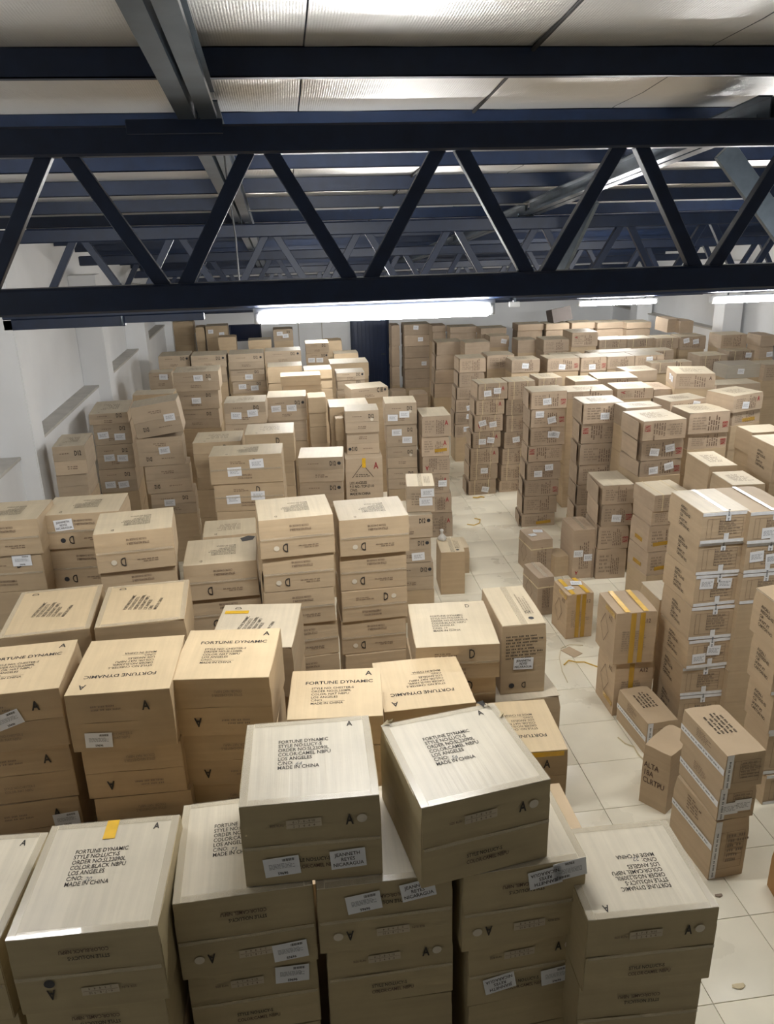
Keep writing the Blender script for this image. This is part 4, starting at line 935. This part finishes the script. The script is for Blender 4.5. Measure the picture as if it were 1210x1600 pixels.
_n = 0
def make_carton(kind, cx, cy, z0, yaw, W, D, h, flags, topf, label, is_top, tilt=None, ends=False):
    global _n
    _n += 1; seed = _n
    t = empty('carton', (cx, cy, z0), R(yaw))
    if tilt: t.rotation_euler = (R(tilt[0]), R(tilt[1]), R(yaw))
    tag(t, label, 'carton', GROUP.get(kind, 'cartons'))
    px = W * 1240 / max(cy, 1.0)
    near = px > 100; mid = px > 45
    fl = re.findall(r'[A-Za-z]\d*', flags)
    if 'Q' in fl: t.rotation_euler.y = R(-7.0); t.location.z += W / 2 * math.sin(R(7.0))
    flip = 'F' in fl
    m = MATS[mat_of(kind)]
    gap = 0.0025
    flaps = kind in ('lucy', 'chester', 'folger', 'd12', 'stand2') and px > 40
    D2 = D - 0.006 if flaps else D
    amp = min(0.012, 0.03 * h) * (1.0 if kind in ('red', 'plain', 'd12') else 0.6)
    b = link('body', carton_body(W, D2, h - 0.003, seed, amp, 0.006 if px > 120 else 0.011), m, t, (0, (D - D2) / 2, 0.0005))
    if flaps:
        hh = h / 2 - 0.004
        link('upper_flap', flap_mesh(W - 0.008, hh, 0.004, seed, rnd.uniform(0.001, 0.008), True), m, t, (0, -D / 2 + 0.007, h / 2 + 0.0012))
        link('lower_flap', flap_mesh(W - 0.008, hh, 0.004, seed + 500, rnd.uniform(0.001, 0.006), False), m, t, (0, -D / 2 + 0.007, 0.002))
        gap = 0.003
    if ends:
        r_ = random.Random(seed * 13)
        bm = bmesh.new(); add_box(bm, -0.004, 0, -D * .94, 0, 0.012, h - 0.014)
        link('end_flap', bm_mesh(bm, 'end_flap'), m, t, (-W / 2 - 0.003, D * .47, 0), (0, 0, R(-r_.uniform(1.0, 6.5))))
    F = Face(t, 'front', W, D, h, gap)
    if '-' not in flags and px > 28: front_print(F, kind, fl, cy, near, flip, seed)
    if is_top:
        T = Face(t, 'top', W, D, h, 0.0)
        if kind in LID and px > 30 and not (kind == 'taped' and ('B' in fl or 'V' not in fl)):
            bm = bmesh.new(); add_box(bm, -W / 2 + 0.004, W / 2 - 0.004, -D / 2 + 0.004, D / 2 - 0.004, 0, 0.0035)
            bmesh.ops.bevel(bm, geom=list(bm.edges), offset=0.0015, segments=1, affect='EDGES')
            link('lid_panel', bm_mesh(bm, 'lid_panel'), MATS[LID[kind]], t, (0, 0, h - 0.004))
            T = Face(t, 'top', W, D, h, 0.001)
            if kind == 'lucy' or (kind in ('chesterd',)):
                for u, v, w_, l_ in ((-W / 2 + 0.02, 0, 0.034, D - 0.012), (W / 2 - 0.02, 0, 0.034, D - 0.012)): T.put('clear_tape', strip(w_, l_), 'clear_tape', u, v, 0, lift=0.0004)
                for v in (-D / 2 + 0.02, D / 2 - 0.02): T.put('clear_tape', strip(W - 0.08, 0.034), 'clear_tape', 0, v, 0, lift=0.0004)
        else: T = Face(t, 'top', W, D, h, 0.002)
        if px > 28 and topf: top_print(T, kind, topf, near, seed, 'BLACK' if 'b' in fl else 'CAMEL')
    # marks that are stuck on
    generic = 0
    for k in fl:
        if k in SPOT:
            u, v, a = SPOT[k]; ship_label(F, u * W, v * h, a, k[0], fine=near)
        elif k == 'L' or k == 'l' or k == 'K':
            r = random.Random(seed * 7 + generic)
            u = (-0.22, 0.16)[generic % 2] + r.uniform(-.06, .06) if fl.count('L') + fl.count('l') > 1 else r.uniform(-.1, .28)
            ship_label(F, u * W, r.uniform(-.22, .22) * h, r.uniform(-14, 14) if kind == 'red' else r.uniform(-4, 5), w=0.15 if kind in ('d12', 'folger') else 0.13, h=min(0.10, h * .55), fine=False)
            generic += 1
        elif k == 'Y':
            if kind == 'lucy': Face(t, 'top', W, D, h, 0.001).put('yellow_tape', strip(0.055, 0.12), 'yellow_tape', -0.01, D / 2 - 0.065, 0, lift=0.0006)
            elif kind == 'tri': F.put('yellow_tape', strip(0.05, 0.14), 'yellow_tape', 0, h / 2 - 0.07, 0, lift=0.001)
            elif kind == 'chester': F.put('yellow_tape', strip(W * .5, 0.035), 'yellow_tape', W * .2, h / 2 - 0.022, 0, lift=0.001)
            else:
                F.put('yellow_tape', strip(W * .45, 0.05), 'amber_tape', rnd.uniform(-.1, .1), -h * .2, rnd.uniform(-8, 8), lift=0.001)
                if cy < 12 and kind == 'red': Face(t, 'left', W, D, h, 0.003).put('yellow_tape', strip(D * .4, 0.05), 'amber_tape', 0, -h * .2, 0, lift=0.001)
        elif k == 'S':
            for u in (-.28, .22):
                bm = bmesh.new(); e = 0.004; x = u * W
                add_box(bm, x - 0.006, x + 0.006, -D / 2 - e, D / 2 + e, h - 0.001, h + e * .4); add_box(bm, x - 0.006, x + 0.006, -D / 2 - e, -D / 2 - 0.0005, 0, h + e * .4)
                link('strap', bm_mesh(bm, 'strap'), MATS['twine'], t)
        elif k == 'G':
            Lf = Face(t, 'left', W, D, h, 0.004)
            ship_label(Lf, -D * .05, h * .05, 4, w=0.12, h=0.10, fine=False); ship_label(Lf, D * .15, -h * .02, -3, w=0.12, h=0.10, fine=False)
        elif k == 'V':
            Lf = Face(t, 'left', W, D, h, 0.004)
            Lf.put('stencil_print', text(['AVON-1', 'INSTOLD-02', 'CIA', '24 KPT PT', 'CARTON NO.'], 0.040, 0.8, 0.014, spacing=1.0), 'print_black', 0.02, 0.0, -4)
        elif k == 'B':
            Lf = Face(t, 'left', W, D, h, 0.004)
            Lf.put('white_tape', strip(D * .99, 0.05), 'white_tape', 0, -h * .02 if h < .4 else h * .05, 0, lift=0.001)
            Lf.put('tape_print', illegible(D * .92, 0.028, 1, 111), 'print_grey', 0, -h * .02 if h < .4 else h * .05, 0, lift=0.0025)
            F.put('white_tape', strip(0.05, h * .96), 'white_tape', -W / 2 + 0.03, 0, 0, lift=0.001)
            F.put('tape_print', illegible(h * .9, 0.028, 1, 112), 'print_grey', -W / 2 + 0.03, 0, 90, lift=0.0025)
            Lf.put('carton_print', illegible(D * .3, h * .25, 5, 113), 'print_brown', 0, h * .32 if h > .4 else h * .3)
        elif k == 'y':
            for u in ((0.0, W * .22) if is_top else (0.0,)): F.put('yellow_tape', strip(0.05, h * .96), 'amber_tape', u - 0.03, 0, 0, lift=0.001)
            Lf = Face(t, 'left', W, D, h, 0.004)
            Lf.put('letter_mark', text(['A12'], 0.07, 0.7, 0.012), 'print_brown', D * .24, h * .30)
            Lf.put('diamond_mark', outline([(-.10, 0), (0, .15), (.10, 0), (0, -.15), (-.10, 0)], 0.006), 'print_brown', -D * .05, 0)
            Lf.put('yellow_tape', strip(D * .5, 0.05), 'amber_tape', D * .2, -h * .3 if not is_top else h * .42, 0, lift=0.001)
        elif k == 's':
            Lf = Face(t, 'left', W, D, h, 0.004)
            Lf.put('diamond_mark', outline([(-.10, 0), (0, .15), (.10, 0), (0, -.15), (-.10, 0)], 0.006), 'print_brown', -D * .05, 0)
            bm = bmesh.new(); add_box(bm, -W / 2 - .004, W / 2 + .004, -D / 2 - .004, D / 2 + .004, h * .72, h * .72 + .012); link('strap', bm_mesh(bm, 'strap'), MATS['twine'], t)
    if kind == 'taped' and 'B' not in fl:
        for v in (h / 2 - 0.018, -h / 2 + 0.018): F.put('white_tape', strip(W * .99, 0.03), 'white_tape', 0, v, 0, lift=0.001)
        for v in (h / 2 - 0.045, -h / 2 + 0.05): F.put('tape_tab', strip(0.045, 0.08), 'white_tape', W * .05, v, 0, lift=0.0022)
        F.put('tape_print', illegible(0.07, 0.03, 1, 115), 'print_grey', W * .05, h / 2 - 0.045, 90, lift=0.004)
    if kind in ('folger', 'lucy') and px > 90 and '-' not in flags:
        F.put('clear_tape', strip(W * .97, 0.018), 'clear_tape', 0, 0.004, 0, lift=0.009)
    return t

fill_bm = bmesh.new()
for kind, x, y, yaw, W, D, levels, topf, fill, desc in STACKS:
    c, s = math.cos(R(yaw)), math.sin(R(yaw))
    lr = random.Random(int(abs(x * 1000) + abs(y * 777)))
    for i, (z0, h, off, flags) in enumerate(levels):
        u = W / 2 + off; v = D / 2
        jy = 0 if i == 0 else lr.uniform(-1.8, 1.8)
        v2 = v + (0 if i == 0 else lr.uniform(0.0, 0.022)); u += 0 if i == 0 else lr.uniform(-.008, .008)
        cx, cy = x + c * u - s * v2, y + s * u + c * v2
        if len(levels) == 1:
            kw = re.search(r'\b(stacks?|cartons?|lids?)\b', desc).group(1)
            lab = 'top carton of ' + desc if kw.startswith('stack') else desc[4:] if kw.startswith('carton') else 'carton showing ' + desc
        else: lab = ORDW[i] + ' carton' + (' of ' if i == 0 else ' down in ') + desc
        make_carton(kind, cx, cy, z0, yaw + jy, W - (0 if i == 0 else 0.016), D - 0.04 * (i > 0), h - 0.001, flags, topf if i == 0 else '', lab, i == 0, ends='e' in topf)
    if fill:
        zb = levels[-1][0] - 0.001; off = levels[-1][2]; n = max(1, round(zb / 0.36)); hh = zb / n
        for k in range(n):
            u, v = W / 2 + off + lr.uniform(-.006, .006), D / 2 + 0.01
            M = Matrix.Translation((x + c * u - s * v, y + s * u + c * v, k * hh)) @ Matrix.Rotation(R(yaw + lr.uniform(-.8, .8)), 4, 'Z')
            add_box(fill_bm, -W / 2 + .008, W / 2 - .008, -D / 2 + .012, D / 2 - .012, 0.001, hh - 0.001, M)
for k in range(6):                                             # unseen low row added between first and second rows to block light
    x = -2.25 + k * 0.64
    for j in range(3): add_box(fill_bm, x, x + 0.60, 3.40, 3.98, j * 0.43 + 0.001, (j + 1) * 0.43 - 0.002)
tag(link('lower_cartons', bm_mesh(fill_bm, 'lower_cartons'), MATS['card_folger']), 'hidden lower layers of brown cartons under the visible stacks', 'carton', kind='stuff')

# cartons that stand askew on their own
make_carton('alta', 2.96, 5.19, 0, -54, 0.24, 0.40, 0.58, '.', '', 'upright carton lettered ALTA leaning by the white-banded stack', True)
make_carton('dark', 6.80, 19.25, 2.23, 6, 0.50, 0.36, 0.33, '-', '', 'dark carton tilted on end atop the farthest row', True, tilt=(-10, -9))
make_carton('orange', 3.42, 3.93, 0, -8, 0.36, 0.42, 0.36, '-', '', 'orange-brown carton on the floor at the right photo edge', True)

# ------------------------------------------------------------------ litter on the floor
def twine(name, pts, r, mat, label):
    tag(link(name, tube_mesh([(p[0], p[1], r + 0.001 + (p[2] if len(p) > 2 else 0)) for p in pts], r, 5, name), MATS[mat]), label, 'twine', 'scraps on the aisle floor')
twine('yellow_strap_scrap', [(2.84, 7.36), (2.92, 7.44), (2.98, 7.36, .02), (3.06, 7.33, .03), (3.18, 7.24, .01), (3.30, 7.20)], 0.008, 'yellow_twine', 'crumpled yellow strap scrap on the tiles beside the A12 stack')
twine('loose_twine', [(2.76, 7.02), (2.78, 7.25), (2.84, 7.52), (2.93, 7.72), (3.05, 7.78), (3.20, 7.74)], 0.004, 'twine', 'long loose twine curling across the aisle tiles')
twine('curled_strap', [(2.76, 11.78), (2.86, 11.72), (2.97, 11.80), (3.02, 11.95), (2.94, 12.02)], 0.008, 'yellow_twine', 'curled strap scrap in the middle of the far aisle')
twine('cord_scrap', [(2.90, 6.02), (2.93, 5.92), (2.99, 5.86), (2.98, 5.74), (3.00, 5.66), (3.04, 5.62)], 0.006, 'twine', 'short knotted cord beside the white-banded carton')
tag(link('yellow_wad', tube_mesh([(3.16, 13.05, .012), (3.22, 13.0, .02), (3.30, 13.06, .012), (3.36, 13.02, .012)], 0.012, 5), MATS['yellow_twine']), 'small yellow wad at the foot of the strapped red A stack', 'scrap', 'scraps on the aisle floor')
bm = bmesh.new(); add_box(bm, -.07, .07, -.10, .10, 0, 0.005); sc_ = bm_mesh(bm, 'cardboard_scrap')
tag(link('cardboard_scrap', sc_, MATS['card_taped'], None, (3.02, 7.62, 0.001), (0.0, 0.0, 0.5)), 'flat cardboard scrap lying on the tiles before the single A12 carton', 'scrap', 'scraps on the aisle floor')
for x, y, s_, lb in ((2.87, 4.12, 0.03, 'small dark scrap on the tiles before the three-high white-banded stack'), (2.62, 3.42, 0.045, 'pale curled scrap on the nearest aisle tiles')):
    bm = bmesh.new()
    vs = [bm.verts.new((s_ * math.cos(a) * (1 + .3 * math.sin(3 * a)), s_ * .5 * math.sin(a), 0.004 + 0.006 * (k % 2))) for k, a in enumerate([i * math.pi / 4 for i in range(8)])]
    f = bm.faces.new(vs); ext = bmesh.ops.extrude_face_region(bm, geom=[f])
    for v in [g for g in ext['geom'] if isinstance(g, bmesh.types.BMVert)]: v.co.z -= 0.0035
    tag(link('paper_scrap', bm_mesh(bm, 'paper_scrap'), MATS['print_faded'] if s_ < .04 else MATS['twine'], None, (x, y, 0.0)), lb, 'scrap', 'scraps on the aisle floor')

bm = bmesh.new(); rr = random.Random(4); rings = []
for k, (z, r_) in enumerate(((0, .055), (.03, .06), (.06, .035), (.085, .016), (.11, .020), (.135, .030), (.15, .012))):
    rings.append([bm.verts.new((r_ * rr.uniform(.7, 1.2) * math.cos(a), r_ * rr.uniform(.7, 1.2) * math.sin(a), z)) for a in [i * math.pi / 4.5 for i in range(9)]])
for r0, r1 in zip(rings, rings[1:]):
    for i in range(9): bm.faces.new((r0[i], r0[(i + 1) % 9], r1[(i + 1) % 9], r1[i]))
bm.faces.new(rings[0][::-1]); bm.faces.new(rings[-1])
tag(link('plastic_bag', bm_mesh(bm, 'plastic_bag', 0.9), MATS['clear_bag'], None, (1.94, 9.76, 0.616)), 'knotted clear plastic bag on the film-sealed upright carton', 'bag')
